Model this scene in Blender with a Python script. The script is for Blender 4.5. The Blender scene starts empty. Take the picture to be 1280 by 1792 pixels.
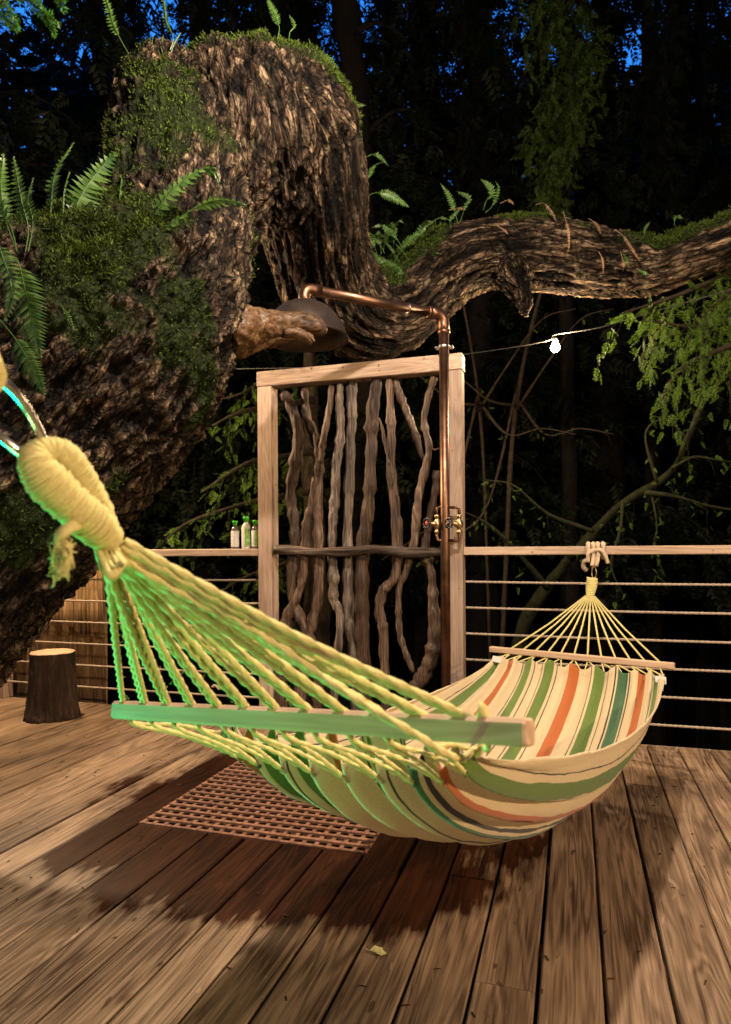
import bpy, math, random
import numpy as np
from mathutils import Vector, Matrix
random.seed(7)
RNG = np.random.RandomState(11)
sc = bpy.context.scene
col = sc.collection
R = math.radians

# ------------------------------------------------------------------ camera
FPX, CX, CY = 1165.0, 640.0, 964.0
YAW, ROLL, CAMH = R(17.3), R(0.35), 1.05
FWD = Vector((-math.sin(YAW), math.cos(YAW), 0)); RGT = Vector((math.cos(YAW), math.sin(YAW), 0)); UPV = Vector((0, 0, 1))
RR = RGT*math.cos(ROLL) - UPV*math.sin(ROLL); UU = RGT*math.sin(ROLL) + UPV*math.cos(ROLL)
CAMP = Vector((0, 0, CAMH))
cd = bpy.data.cameras.new('camera'); cam = bpy.data.objects.new('camera', cd); col.objects.link(cam)
m = Matrix((RR, UU, -FWD)).transposed().to_4x4(); m.translation = CAMP
cam.matrix_world = m
cd.sensor_fit = 'VERTICAL'; cd.sensor_height = 36; cd.lens = FPX/1792*36
cd.shift_y = (CY-896)/1792; cd.clip_start = .02; cd.clip_end = 400
cd.dof.use_dof = True; cd.dof.focus_distance = 2.7; cd.dof.aperture_fstop = 4.5
sc.camera = cam

def P(px, py, d):
    return CAMP + FWD*d + RR*((px-CX)/FPX*d) + UU*((CY-py)/FPX*d)
def ray(px, py): return FWD + RR*((px-CX)/FPX) + UU*((CY-py)/FPX)
def PY(px, py, Y): r = ray(px, py); return CAMP + r*(Y/r.y)
def PZ(px, py, z=0.0): r = ray(px, py); return CAMP + r*((z-CAMH)/r.z)
def C(a, d, z): return FWD*d + RGT*a + UPV*z

# ------------------------------------------------------------------ world: sky long after sunset
w = bpy.data.worlds.new('World'); sc.world = w; w.use_nodes = True
nt = w.node_tree; bg = nt.nodes['Background']
sky = nt.nodes.new('ShaderNodeTexSky'); sky.sky_type = 'NISHITA'; sky.sun_disc = False
sky.sun_elevation = R(-3.5); sky.sun_rotation = R(140); sky.ozone_density = 3.0
hs = nt.nodes.new('ShaderNodeMix'); hs.data_type = 'RGBA'; hs.blend_type = 'MULTIPLY'; hs.inputs[0].default_value = 1
nt.links.new(sky.outputs[0], hs.inputs[6]); hs.inputs[7].default_value = (.16, .95, 1.0, 1)
nt.links.new(hs.outputs[2], bg.inputs[0]); bg.inputs[1].default_value = 11.0
sc.view_settings.view_transform = 'Standard'; sc.view_settings.look = 'None'
sc.view_settings.exposure = 1.62; sc.view_settings.gamma = 1.0; sc.view_settings.use_curve_mapping = False

# ------------------------------------------------------------------ materials
def mat(name):
    M = bpy.data.materials.new(name); M.use_nodes = True
    return M, M.node_tree, M.node_tree.nodes['Principled BSDF']
def N(t, kind, **kw):
    n = t.nodes.new('ShaderNode'+kind)
    for k, v in kw.items():
        if k.startswith('i_'): n.inputs[k[2:].replace('_', ' ')].default_value = v
        else: setattr(n, k, v)
    return n
def ramp(t, stops, src, interp='LINEAR'):
    r = N(t, 'ValToRGB'); r.color_ramp.interpolation = interp
    e = r.color_ramp.elements
    e[0].position, e[1].position = stops[0][0], stops[-1][0]
    e[0].color = (*stops[0][1], 1); e[1].color = (*stops[-1][1], 1)
    for p, c in stops[1:-1]:
        x = e.new(p); x.color = (*c, 1)
    t.links.new(src, r.inputs[0]); return r.outputs[0]
def mapped(t, scale, coord='Object', rnd=True):
    tc = N(t, 'TexCoord'); mp = N(t, 'Mapping'); mp.inputs['Scale'].default_value = scale
    if rnd:
        oi = N(t, 'ObjectInfo'); ml = N(t, 'Math', operation='MULTIPLY'); ml.inputs[1].default_value = 37.0
        t.links.new(oi.outputs['Random'], ml.inputs[0])
        ad = N(t, 'VectorMath', operation='ADD'); t.links.new(tc.outputs[coord], ad.inputs[0]); t.links.new(ml.outputs[0], ad.inputs[1])
        t.links.new(ad.outputs[0], mp.inputs[0])
    else: t.links.new(tc.outputs[coord], mp.inputs[0])
    return mp.outputs[0]
def noise(t, vec, scale, detail=4, rough=.55, dist=0):
    n = N(t, 'TexNoise'); n.inputs['Scale'].default_value = scale; n.inputs['Detail'].default_value = detail
    n.inputs['Roughness'].default_value = rough; n.inputs['Distortion'].default_value = dist
    t.links.new(vec, n.inputs['Vector']); return n.outputs[0]
def mixc(t, fac, a, b, mode='MIX'):
    x = N(t, 'Mix', data_type='RGBA', blend_type=mode)
    for v, i in ((fac, 0), (a, 6), (b, 7)):
        if hasattr(v, 'is_linked') or isinstance(v, bpy.types.NodeSocket): t.links.new(v, x.inputs[i])
        else: x.inputs[i].default_value = v if i == 0 else (*v, 1)
    return x.outputs[2]
def math_(t, op, a, b=0.0, clamp=False):
    x = N(t, 'Math', operation=op); x.use_clamp = clamp
    for v, i in ((a, 0), (b, 1)):
        if isinstance(v, bpy.types.NodeSocket): t.links.new(v, x.inputs[i])
        else: x.inputs[i].default_value = v
    return x.outputs[0]
def bump(t, h, bs, strength=.5, dist=.005, prev=None):
    b = N(t, 'Bump'); b.inputs['Strength'].default_value = strength; b.inputs['Distance'].default_value = dist
    t.links.new(h, b.inputs['Height'])
    if prev is not None: t.links.new(prev, b.inputs['Normal'])
    t.links.new(b.outputs[0], bs.inputs['Normal']); return b.outputs[0]

def wood(name, c1, c2, c3, axis='Y', rough=.6, fine=1.0, knots=0.0, wet=False, coord='Object'):
    M, t, bs = mat(name); bs.inputs['Specular IOR Level'].default_value = .25
    lo, hi = (2.4 if wet else 1.6), 38*fine
    scl = {'Y': (hi, lo, hi), 'X': (lo, hi, hi), 'Z': (hi, hi, lo)}[axis]
    s2 = tuple(v*(.16/fine*min(fine, 1.6) if v > 10 else (.32 if wet else .55)) for v in scl)
    grain = noise(t, mapped(t, scl, coord), 1.6, 5, .6, .3)
    big = noise(t, mapped(t, s2, coord), 1.0, 3, .5, .5)
    ringsrc = math_(t, 'MULTIPLY', big, 75.0)
    rings = math_(t, 'ADD', math_(t, 'MULTIPLY', math_(t, 'SINE', ringsrc), .5), .5)
    patch = noise(t, mapped(t, tuple(v*.05/fine if v > 10 else v*(.5 if wet else .9) for v in scl), coord), 1.3, 3, .5)
    f = math_(t, 'ADD', math_(t, 'MULTIPLY', grain, .55), math_(t, 'MULTIPLY', rings, .13))
    f = math_(t, 'ADD', f, math_(t, 'MULTIPLY', math_(t, 'SUBTRACT', patch, .5), .55))
    c = ramp(t, [(.18, c1), (.42, c2), (.66, c3)], f)
    oi = N(t, 'ObjectInfo')
    br = math_(t, 'ADD', math_(t, 'MULTIPLY', oi.outputs['Random'], .42), .76)
    hsv = N(t, 'HueSaturation'); t.links.new(c, hsv.inputs['Color']); t.links.new(br, hsv.inputs['Value']); c = hsv.outputs[0]
    rsock = ramp(t, [(.3, (rough+.1,)*3), (.7, (rough-.12,)*3)], patch)
    if knots:
        v = N(t, 'TexVoronoi'); v.inputs['Scale'].default_value = 1.0
        ks = {'Y': (5.2, 1.9, 1.0), 'Z': (5.2, 5.2, 1.9), 'X': (1.9, 5.2, 5.2)}[axis]
        t.links.new(mapped(t, ks, coord), v.inputs['Vector'])
        k = ramp(t, [(.02, (1, 1, 1)), (.06, (.5, .5, .5)), (.11, (0, 0, 0))], v.outputs['Distance'])
        c = mixc(t, math_(t, 'MULTIPLY', k, knots), c, (.035, .018, .01))
        fl = noise(t, mapped(t, (30, 9, 30), coord), 1.0, 2, .5)
        c = mixc(t, ramp(t, [(.70, (0, 0, 0)), (.73, (.8, .8, .8))], fl), c, (.045, .024, .014))
        lt = noise(t, mapped(t, (17, 5, 17), coord), 1.3, 3, .5, .8)
        c = mixc(t, ramp(t, [(.69, (0, 0, 0)), (.73, (.45, .45, .45))], lt), c, (.42, .31, .21))
    if wet:
        # water spilled from the shower round the grate: a stain with its own ragged outline
        g = N(t, 'NewGeometry'); sp = N(t, 'SeparateXYZ'); t.links.new(g.outputs['Position'], sp.inputs[0])
        nz = noise(t, g.outputs['Position'], 2.2, 3, .6)
        st = N(t, 'Mapping'); st.inputs['Scale'].default_value = (30, 5, 1); t.links.new(g.outputs['Position'], st.inputs[0])
        nz2 = noise(t, st.outputs[0], 1.0, 3, .6)
        dx = math_(t, 'DIVIDE', math_(t, 'SUBTRACT', sp.outputs['X'], WET[0]), WET[2])
        dy = math_(t, 'DIVIDE', math_(t, 'SUBTRACT', sp.outputs['Y'], WET[1]), WET[3])
        d = math_(t, 'ADD', math_(t, 'POWER', math_(t, 'ABSOLUTE', dx), 2.4), math_(t, 'POWER', math_(t, 'ABSOLUTE', dy), 2.4))
        d = math_(t, 'ADD', d, math_(t, 'MULTIPLY', math_(t, 'SUBTRACT', oi.outputs['Random'], .5), .7))
        d = math_(t, 'ADD', d, math_(t, 'MULTIPLY', math_(t, 'SUBTRACT', nz, .5), 1.5))
        d = math_(t, 'ADD', d, math_(t, 'MULTIPLY', math_(t, 'SUBTRACT', nz2, .5), 1.0))
        wm = ramp(t, [(.42, (1, 1, 1)), (.50, (.35, .35, .35)), (.56, (.0, .0, .0))], math_(t, 'MULTIPLY', d, .5))
        wetc = mixc(t, 1.0, c, (.15, .072, .048), 'MULTIPLY')
        c = mixc(t, wm, c, wetc)
        wr = N(t, 'Mix', data_type='FLOAT'); t.links.new(wm, wr.inputs[0]); t.links.new(rsock, wr.inputs[2]); wr.inputs[3].default_value = .38
        sl = N(t, 'Mix', data_type='FLOAT'); t.links.new(wm, sl.inputs[0]); sl.inputs[2].default_value = .32; sl.inputs[3].default_value = .13; t.links.new(sl.outputs[0], bs.inputs['Specular IOR Level'])
        rsock = wr.outputs[0]
    t.links.new(c, bs.inputs['Base Color']); t.links.new(rsock, bs.inputs['Roughness'])
    bump(t, math_(t, 'ADD', grain, math_(t, 'MULTIPLY', rings, .25)), bs, .35, .003)
    return M
def plain(name, c, rough=.5, metal=0, var=.0, scale=20, bumpd=0, trans=0, sss=0):
    M, t, bs = mat(name)
    if var:
        f = noise(t, mapped(t, (1, 1, 1)), scale, 4, .6)
        cc = ramp(t, [(.3, tuple(v*(1-var) for v in c)), (.7, tuple(min(1, v*(1+var)) for v in c))], f)
        t.links.new(cc, bs.inputs['Base Color'])
        if bumpd: bump(t, f, bs, .6, bumpd)
    else: bs.inputs['Base Color'].default_value = (*c, 1)
    bs.inputs['Roughness'].default_value = rough; bs.inputs['Metallic'].default_value = metal
    if rough > .8: bs.inputs['Specular IOR Level'].default_value = .12
    if trans: bs.inputs['Transmission Weight'].default_value = trans
    return M
def leafmat(name, c1, c2, rough=.5, tl=.35):
    M, t, bs = mat(name)
    g = N(t, 'NewGeometry')
    f = noise(t, g.outputs['Position'], 9, 3, .6)
    f2 = math_(t, 'ADD', math_(t, 'MULTIPLY', g.outputs['Random Per Island'], .5), math_(t, 'MULTIPLY', f, .6))
    c = ramp(t, [(.25, c1), (.8, c2)], f2)
    t.links.new(c, bs.inputs['Base Color']); bs.inputs['Roughness'].default_value = rough; bs.inputs['Specular IOR Level'].default_value = .5 if rough < .5 else .15
    tr = N(t, 'BsdfTranslucent'); t.links.new(c, tr.inputs[0]); mx = N(t, 'MixShader'); mx.inputs[0].default_value = tl
    out = t.nodes['Material Output']; t.links.new(bs.outputs[0], mx.inputs[1]); t.links.new(tr.outputs[0], mx.inputs[2]); t.links.new(mx.outputs[0], out.inputs[0])
    return M

gA, gB, gC_ = PZ(250, 1434), PZ(606, 1495), PZ(425, 1325)      # corners of the grate on the deck
GX0, GX1 = (round((v-.066)/.1525)*.1525+.066 for v in (gA.x, gB.x)); GY0 = (gA.y+gB.y)/2; GY1 = gC_.y
WET = ((GX0+GX1)/2+.12, (GY0+GY1)/2-.12, (GX1-GX0)*.95, (GY1-GY0)*.95)
print('grate', GX0, GX1, GY0, GY1)
MAT = {}
MAT['deck'] = wood('deck_wood', (.055, .032, .019), (.27, .185, .115), (.50, .37, .245), 'Y', .46, 3.2, 1.0, True)
MAT['timber'] = wood('planed_timber', (.26, .18, .13), (.43, .32, .24), (.54, .43, .34), 'Z', .6, 2.2, .5)
MAT['timber_x'] = wood('planed_timber_rail', (.25, .17, .12), (.42, .31, .22), (.52, .41, .31), 'X', .6, 2.2, .4)
MAT['grate'] = wood('grate_wood', (.13, .06, .035), (.27, .14, .085), (.38, .21, .13), 'Y', .5)
MAT['drift'] = wood('driftwood', (.008, .005, .003), (.125, .080, .052), (.44, .33, .24), 'Z', .6, 2.6)
MAT['drift_grey'] = wood('driftwood_grey', (.008, .006, .005), (.16, .125, .095), (.48, .41, .33), 'Z', .6, 2.6)
MAT['drift_dark'] = wood('driftwood_dark', (.006, .004, .003), (.075, .045, .028), (.34, .23, .155), 'Z', .6, 2.6)
MAT['drift_x'] = wood('driftwood_cross', (.008, .006, .004), (.085, .060, .045), (.36, .28, .22), 'X', .6, 2.6)
MAT['stubwood'] = wood('bare_wood', (.012, .005, .002), (.11, .058, .024), (.36, .23, .11), 'X', .55, 1.6)
MAT['bar'] = wood('bar_wood', (.36, .24, .15), (.50, .36, .24), (.60, .45, .31), 'X', .5, 1.2)
MAT['reed'] = wood('reed', (.12, .07, .03), (.38, .25, .12), (.58, .42, .23), 'Z', .6, 1.5)
MAT['slat'] = wood('dark_slat', (.04, .02, .012), (.10, .05, .03), (.17, .09, .055), 'Z', .7, .8)
MAT['copper'] = plain('old_copper', (.17, .095, .060), .42, 1.0, .45, 14)
MAT['dome'] = plain('dome_metal', (.065, .05, .04), .42, .7, .35, 9)
MAT['brass'] = plain('brass', (.38, .27, .14), .38, 1.0, .3, 60)
MAT['black'] = plain('black_paint', (.012, .012, .013), .3)
MAT['red'] = plain('red_paint', (.55, .06, .03), .4)
MAT['steel'] = plain('steel', (.55, .53, .50), .25, 1.0)
MAT['capgreen'] = plain('green_plastic', (.05, .50, .04), .3)
MAT['label'] = plain('bottle_label', (.55, .54, .50), .5, 0, .18, 120)
MAT['label_green'] = plain('bottle_label_green', (.16, .32, .05), .5, 0, .6, 60)
MAT['bottle'] = plain('bottle_plastic', (.10, .085, .06), .12)
MAT['rope'] = plain('cotton_rope', (.57, .51, .21), .85, 0, .16, 300, .0008)
MAT['fibre'] = plain('rope_fibre', (.57, .51, .21), .9, 0, .2, 200)
MAT['tie'] = plain('pale_rope', (.50, .40, .28), .85, 0, .2, 220, .0008)
MAT['cable'] = plain('rope_cable', (.36, .29, .22), .75, 0, .25, 90)
MAT['fern'] = leafmat('fern_green', (.028, .08, .012), (.10, .19, .04), .45)
MAT['fern_dry'] = leafmat('dry_fern', (.16, .09, .05), (.36, .24, .15), .7)
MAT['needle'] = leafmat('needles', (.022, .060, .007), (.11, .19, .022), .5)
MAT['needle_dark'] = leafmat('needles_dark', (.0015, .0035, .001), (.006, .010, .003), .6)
MAT['needle_mid'] = leafmat('needles_shaded', (.008, .022, .003), (.045, .078, .010), .55)  # darker copy of needles, dimness of the high curtain put in the colour
MAT['fir'] = leafmat('fir_bright', (.03, .12, .01), (.10, .28, .04), .5)
MAT['moss'] = leafmat('moss', (.006, .014, .002), (.078, .115, .014), .8, .2)
MAT['twig'] = plain('twig_bark', (.026, .019, .012), .85, 0, .5, 30, .003)
MAT['mossytwig'] = plain('mossy_twig', (.012, .013, .005), .9, 0, .6, 22, .006)
MAT['darkbark'] = plain('dark_bark', (.0035, .0028, .0022), .9, 0, .5, 14, .01)
MAT['litter'] = plain('litter', (.05, .025, .012), .9, 0, .8, 5)
MAT['soil'] = plain('forest_soil', (.020, .018, .012), .95, 0, .5, 1.5)
MAT['yellowleaf'] = plain('yellow_leaf', (.45, .42, .18), .6, 0, .3, 60)
MAT['wire'] = plain('black_wire', (.02, .018, .014), .5)

# bark: attributes moss and ridge (0..1), grain = coordinates that follow the wood
M, t, bs = mat('old_bark')
am = N(t, 'Attribute', attribute_name='moss'); ar = N(t, 'Attribute', attribute_name='ridge'); ag = N(t, 'Attribute', attribute_name='grain')
ov = mapped(t, (1, 1, 1), rnd=False)
f = noise(t, ov, 26, 6, .65)
w1 = noise(t, ag.outputs['Vector'], 9, 3, .6)
wv = N(t, 'VectorMath', operation='SCALE'); cmb = N(t, 'TexNoise'); cmb.inputs['Scale'].default_value = 14; cmb.inputs['Detail'].default_value = 4; t.links.new(ag.outputs['Vector'], cmb.inputs['Vector'])
t.links.new(cmb.outputs['Color'], wv.inputs[0]); wv.inputs['Scale'].default_value = .055
gv = N(t, 'VectorMath', operation='ADD'); t.links.new(ag.outputs['Vector'], gv.inputs[0]); t.links.new(wv.outputs[0], gv.inputs[1])
vo = N(t, 'TexVoronoi', feature='DISTANCE_TO_EDGE'); vo.inputs['Scale'].default_value = 34; t.links.new(gv.outputs[0], vo.inputs['Vector'])
vo2 = N(t, 'TexVoronoi', feature='DISTANCE_TO_EDGE'); vo2.inputs['Scale'].default_value = 85; t.links.new(gv.outputs[0], vo2.inputs['Vector'])
vc = N(t, 'TexVoronoi'); vc.inputs['Scale'].default_value = 34; t.links.new(gv.outputs[0], vc.inputs['Vector'])
cr1 = ramp(t, [(.0, (.08, .08, .08)), (.08, (.6, .6, .6)), (.20, (1, 1, 1))], vo.outputs['Distance'])
cr2 = ramp(t, [(.0, (.25, .25, .25)), (.16, (1, 1, 1))], vo2.outputs['Distance'])
fib = noise(t, gv.outputs[0], 150, 4, .7)
h = math_(t, 'ADD', math_(t, 'MULTIPLY', ar.outputs['Fac'], .50), math_(t, 'MULTIPLY', f, .22))
h = math_(t, 'ADD', h, math_(t, 'MULTIPLY', fib, .34))
h = math_(t, 'ADD', h, math_(t, 'MULTIPLY', math_(t, 'SUBTRACT', vc.outputs['Color'], .5), .16))
c = ramp(t, [(.39, (.002, .0015, .001)), (.51, (.013, .0085, .005)), (.64, (.066, .042, .025)), (.82, (.33, .235, .145))], h)  # near black furrows, pale ridges: occlusion shading put into the colour
c = mixc(t, 1.0, c, cr1, 'MULTIPLY'); c = mixc(t, 1.0, c, cr2, 'MULTIPLY')
lich = ramp(t, [(.57, (0, 0, 0)), (.64, (.8, .8, .8))], noise(t, ov, 15, 5, .65, .4))
c = mixc(t, math_(t, 'MULTIPLY', math_(t, 'MULTIPLY', lich, ar.outputs['Fac']), cr1), c, (.17, .14, .085))
mc = ramp(t, [(.3, (.003, .006, .001)), (.55, (.014, .024, .004)), (.75, (.045, .06, .012))], noise(t, ov, 60, 4, .7))
mm = ramp(t, [(.40, (0, 0, 0)), (.60, (1, 1, 1))], math_(t, 'ADD', math_(t, 'MULTIPLY', am.outputs['Fac'], .75), math_(t, 'MULTIPLY', f, .3)))
c = mixc(t, mm, c, mc)
t.links.new(c, bs.inputs['Base Color']); bs.inputs['Roughness'].default_value = .75; bs.inputs['Specular IOR Level'].default_value = .12
b1 = bump(t, math_(t, 'MULTIPLY', cr1, math_(t, 'ADD', .6, math_(t, 'MULTIPLY', vc.outputs['Color'], .5))), bs, 1.0, .022)
b2_ = bump(t, cr2, bs, .7, .007, b1); bump(t, fib, bs, 1.0, .009, b2_)
MAT['bark'] = M
# stump bark
M, t, bs = mat('stump_bark')
f = noise(t, mapped(t, (22, 22, 5)), 1.5, 5, .65, .5)
t.links.new(ramp(t, [(.3, (.012, .007, .005)), (.55, (.06, .036, .022)), (.75, (.15, .10, .06))], f), bs.inputs['Base Color'])
bs.inputs['Roughness'].default_value = .85; bump(t, f, bs, 1, .02); MAT['stumpbark'] = M
M, t, bs = mat('cut_wood')
tc = N(t, 'TexCoord'); ln = N(t, 'VectorMath', operation='LENGTH'); t.links.new(tc.outputs['Object'], ln.inputs[0])
f = noise(t, tc.outputs['Object'], 14, 3, .6)
rr = math_(t, 'SINE', math_(t, 'ADD', math_(t, 'MULTIPLY', ln.outputs['Value'], 330.0), math_(t, 'MULTIPLY', f, 14.0)))
t.links.new(ramp(t, [(.1, (.36, .22, .13)), (.8, (.60, .44, .29))], math_(t, 'ADD', math_(t, 'MULTIPLY', rr, .12), f)), bs.inputs['Base Color']); bs.inputs['Roughness'].default_value = .7
MAT['cut'] = M
# fabric colours
def fabric(name, c):
    M, t, bs = mat(name)
    tc = N(t, 'TexCoord'); mp = N(t, 'Mapping'); mp.inputs['Scale'].default_value = (900, 420, 1); t.links.new(tc.outputs['UV'], mp.inputs[0])
    n1 = noise(t, mp.outputs[0], 1.0, 2, .5)
    cc = ramp(t, [(.3, tuple(v*.78 for v in c)), (.7, tuple(min(1, v*1.1) for v in c))], n1)
    t.links.new(cc, bs.inputs['Base Color']); bs.inputs['Roughness'].default_value = .9
    bs.inputs['Sheen Weight'].default_value = .2
    big = noise(t, mapped(t, (1, 1, 1)), 16, 4, .6)
    b1 = bump(t, n1, bs, .5, .0012); bump(t, big, bs, .5, .006, b1)
    tr = N(t, 'BsdfTranslucent'); t.links.new(cc, tr.inputs[0]); mx = N(t, 'MixShader'); mx.inputs[0].default_value = .28
    out = t.nodes['Material Output']; t.links.new(bs.outputs[0], mx.inputs[1]); t.links.new(tr.outputs[0], mx.inputs[2]); t.links.new(mx.outputs[0], out.inputs[0])
    return M
FAB = [fabric('fabric_cream', (.70, .58, .35)), fabric('fabric_green', (.13, .22, .035)), fabric('fabric_orange', (.50, .14, .03)), fabric('fabric_dark', (.045, .045, .035)), fabric('fabric_teal', (.06, .16, .07))]
def emis(name, c, s):
    M = bpy.data.materials.new(name); M.use_nodes = True; t = M.node_tree; t.nodes.clear()
    e = N(t, 'Emission'); e.inputs[0].default_value = (*c, 1); e.inputs[1].default_value = s
    o = N(t, 'OutputMaterial'); t.links.new(e.outputs[0], o.inputs[0]); return M
WARM = (1.0, .69, .40); PALE = (1.0, .80, .64)
MAT['glow'] = emis('lit_bulb', (1, .78, .42), 30); MAT['glow_green'] = emis('lit_green', (0, 1, .35), 20)

# ------------------------------------------------------------------ helpers
def tag(o, label=None, cat=None, group=None, kind=None):
    if label: o['label'] = label
    if cat: o['category'] = cat
    if group: o['group'] = group
    if kind: o['kind'] = kind
    return o
def empty(name, loc, label, cat, group=None):
    o = bpy.data.objects.new(name, None); o.empty_display_size = .1; col.objects.link(o); o.location = loc
    return tag(o, label, cat, group)
def link(name, me, parent=None, loc=None):
    o = bpy.data.objects.new(name, me); col.objects.link(o)
    if parent is not None:
        o.parent = parent
        base = Vector((0, 0, 0)); p = parent
        while p is not None: base = base + p.location; p = p.parent
        o.location = (Vector(loc) if loc is not None else Vector((0, 0, 0))) - base
    elif loc is not None: o.location = loc
    return o
def mk(name, V, F, mats, parent=None, smooth=True, origin=None, attrs=None, midx=None, uv=None):
    """V in world coordinates; F (n,3) or (n,4) array, or list of lists"""
    V = np.asarray(V, dtype=np.float64); me = bpy.data.meshes.new(name)
    o3 = np.array(origin if origin is not None else (0, 0, 0), float)
    if isinstance(F, np.ndarray):
        n, k = F.shape
        me.vertices.add(len(V)); me.vertices.foreach_set('co', (V-o3).astype(np.float32).ravel())
        me.loops.add(n*k); me.loops.foreach_set('vertex_index', F.astype(np.int32).ravel())
        me.polygons.add(n); me.polygons.foreach_set('loop_start', np.arange(0, n*k, k, dtype=np.int32))
        me.update(calc_edges=True)
    else:
        me.from_pydata([tuple(v-o3) for v in V], [], F); me.update()
    me.polygons.foreach_set('use_smooth', np.full(len(me.polygons), smooth))
    if not isinstance(mats, (list, tuple)): mats = [mats]
    for mm in mats: me.materials.append(mm)
    if midx is not None: me.polygons.foreach_set('material_index', np.asarray(midx, dtype=np.int32))
    if attrs:
        for k, a in attrs.items():
            if a.ndim == 2:
                at = me.attributes.new(k, 'FLOAT_VECTOR', 'POINT'); at.data.foreach_set('vector', a.astype(np.float32).ravel()); continue
            at = me.attributes.new(k, 'FLOAT', 'POINT'); at.data.foreach_set('value', a.astype(np.float32))
    if uv is not None:
        l = me.uv_layers.new(name='UVMap'); idx = np.empty(len(me.loops), np.int32); me.loops.foreach_get('vertex_index', idx)
        l.data.foreach_set('uv', uv[idx].astype(np.float32).ravel())
    me.update()
    return link(name, me, parent, origin if origin is not None else (0, 0, 0))
class MB:
    def __init__(s): s.v = []; s.f = []
    def add(s, V, F):
        b = len(s.v); s.v.extend([tuple(map(float, x)) for x in V]); s.f.extend([[i+b for i in f] for f in F]); return s
    def box(s, x0, x1, y0, y1, z0, z1, bv=.003):
        V = []
        for z, e in ((z0, bv), (z0+bv, 0), (z1-bv, 0), (z1, bv)):
            V += [(x0+e, y0+e, z), (x1-e, y0+e, z), (x1-e, y1-e, z), (x0+e, y1-e, z)]
        F = [[3, 2, 1, 0], [12, 13, 14, 15]]
        for k in range(3):
            for i in range(4): F.append([k*4+i, k*4+(i+1) % 4, k*4+4+(i+1) % 4, k*4+4+i])
        return s.add(V, F)
    def tube(s, pts, rad, n=8, cap=True, lobes=0, twist=0, amp=.18, rough=0):
        V, F = tube(pts, rad, n, cap, lobes, twist, amp, rough); return s.add(V, F)
    def lathe(s, c, prof, n=20, axis=(0, 0, 1)):
        q = Vector((0, 0, 1)).rotation_difference(Vector(axis).normalized()); V = []; F = []
        for r, z in prof:
            for i in range(n):
                a = 2*math.pi*i/n; V.append(Vector(c)+q@Vector((r*math.cos(a), r*math.sin(a), z)))
        for k in range(len(prof)-1):
            for i in range(n): F.append([k*n+i, k*n+(i+1) % n, (k+1)*n+(i+1) % n, (k+1)*n+i])
        F.append(list(range(n))[::-1]); F.append([(len(prof)-1)*n+i for i in range(n)])
        return s.add(V, F)
    def ball(s, c, r, n=10, sq=(1, 1, 1)):
        V = []; F = []
        for j in range(1, n):
            for i in range(2*n):
                a = math.pi*j/n; b = math.pi*i/n
                V.append((c[0]+r*sq[0]*math.sin(a)*math.cos(b), c[1]+r*sq[1]*math.sin(a)*math.sin(b), c[2]+r*sq[2]*math.cos(a)))
        m2 = 2*n
        for j in range(n-2):
            for i in range(m2): F.append([j*m2+i, (j+1)*m2+i, (j+1)*m2+(i+1) % m2, j*m2+(i+1) % m2])
        V += [(c[0], c[1], c[2]+r*sq[2]), (c[0], c[1], c[2]-r*sq[2])]; a, b = len(V)-2, len(V)-1
        for i in range(m2): F.append([a, i, (i+1) % m2]); F.append([b, (n-2)*m2+(i+1) % m2, (n-2)*m2+i])
        return s.add(V, F)
    def obj(s, name, mats, parent=None, smooth=False, origin=None):
        return mk(name, np.array(s.v), s.f, mats, parent, smooth, origin)
def smooth_path(pts, per=6):
    """Catmull-Rom through (x,y,z[,r])"""
    p = np.array([list(q) for q in pts], float)
    if len(p) < 3:
        k = np.linspace(0, 1, per+1)[:, None]; return p[0]*(1-k)+p[1]*k
    e = np.vstack([2*p[0]-p[1], p, 2*p[-1]-p[-2]]); out = []
    for i in range(1, len(e)-2):
        for k in range(per):
            u = k/per; a, b, c, d = e[i-1], e[i], e[i+1], e[i+2]
            out.append(.5*((2*b)+(-a+c)*u+(2*a-5*b+4*c-d)*u*u+(-a+3*b-3*c+d)*u**3))
    out.append(e[-2]); return np.array(out)
def tube(pts, rad, n=8, cap=True, lobes=0, twist=0, amp=.18, rough=0):
    pts = np.array([list(p)[:3] for p in pts], float); k = len(pts)
    rad = np.full(k, rad) if np.isscalar(rad) else np.asarray(rad, float)
    T = np.gradient(pts, axis=0); T /= np.linalg.norm(T, axis=1)[:, None]+1e-12
    u = np.cross(T[0], (0, 0, 1)); u = u if np.linalg.norm(u) > .05 else np.cross(T[0], (1, 0, 0)); u /= np.linalg.norm(u)
    L = np.concatenate([[0], np.cumsum(np.linalg.norm(np.diff(pts, axis=0), axis=1))])
    V = []; a = np.arange(n)*2*math.pi/n
    for i in range(k):
        u = u-T[i]*u.dot(T[i]); u /= np.linalg.norm(u); v = np.cross(T[i], u)
        r = rad[i]*(np.ones(n) if not lobes else 1+amp*np.cos(lobes*(a-twist*L[i])))
        if rough: r = r*(1+rough*np.sin(a*2+L[i]*9+rad[0]*900)+rough*.7*np.sin(a*5+L[i]*23)+rough*.6*(RNG.rand(n)-.5))
        V.append(pts[i]+np.outer(np.cos(a)*r, u)+np.outer(np.sin(a)*r, v))
    V = np.vstack(V); F = []
    for i in range(k-1):
        for j in range(n): F.append([i*n+j, i*n+(j+1) % n, (i+1)*n+(j+1) % n, (i+1)*n+j])
    if cap: F.append(list(range(n))[::-1]); F.append([(k-1)*n+j for j in range(n)])
    return V, F
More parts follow.
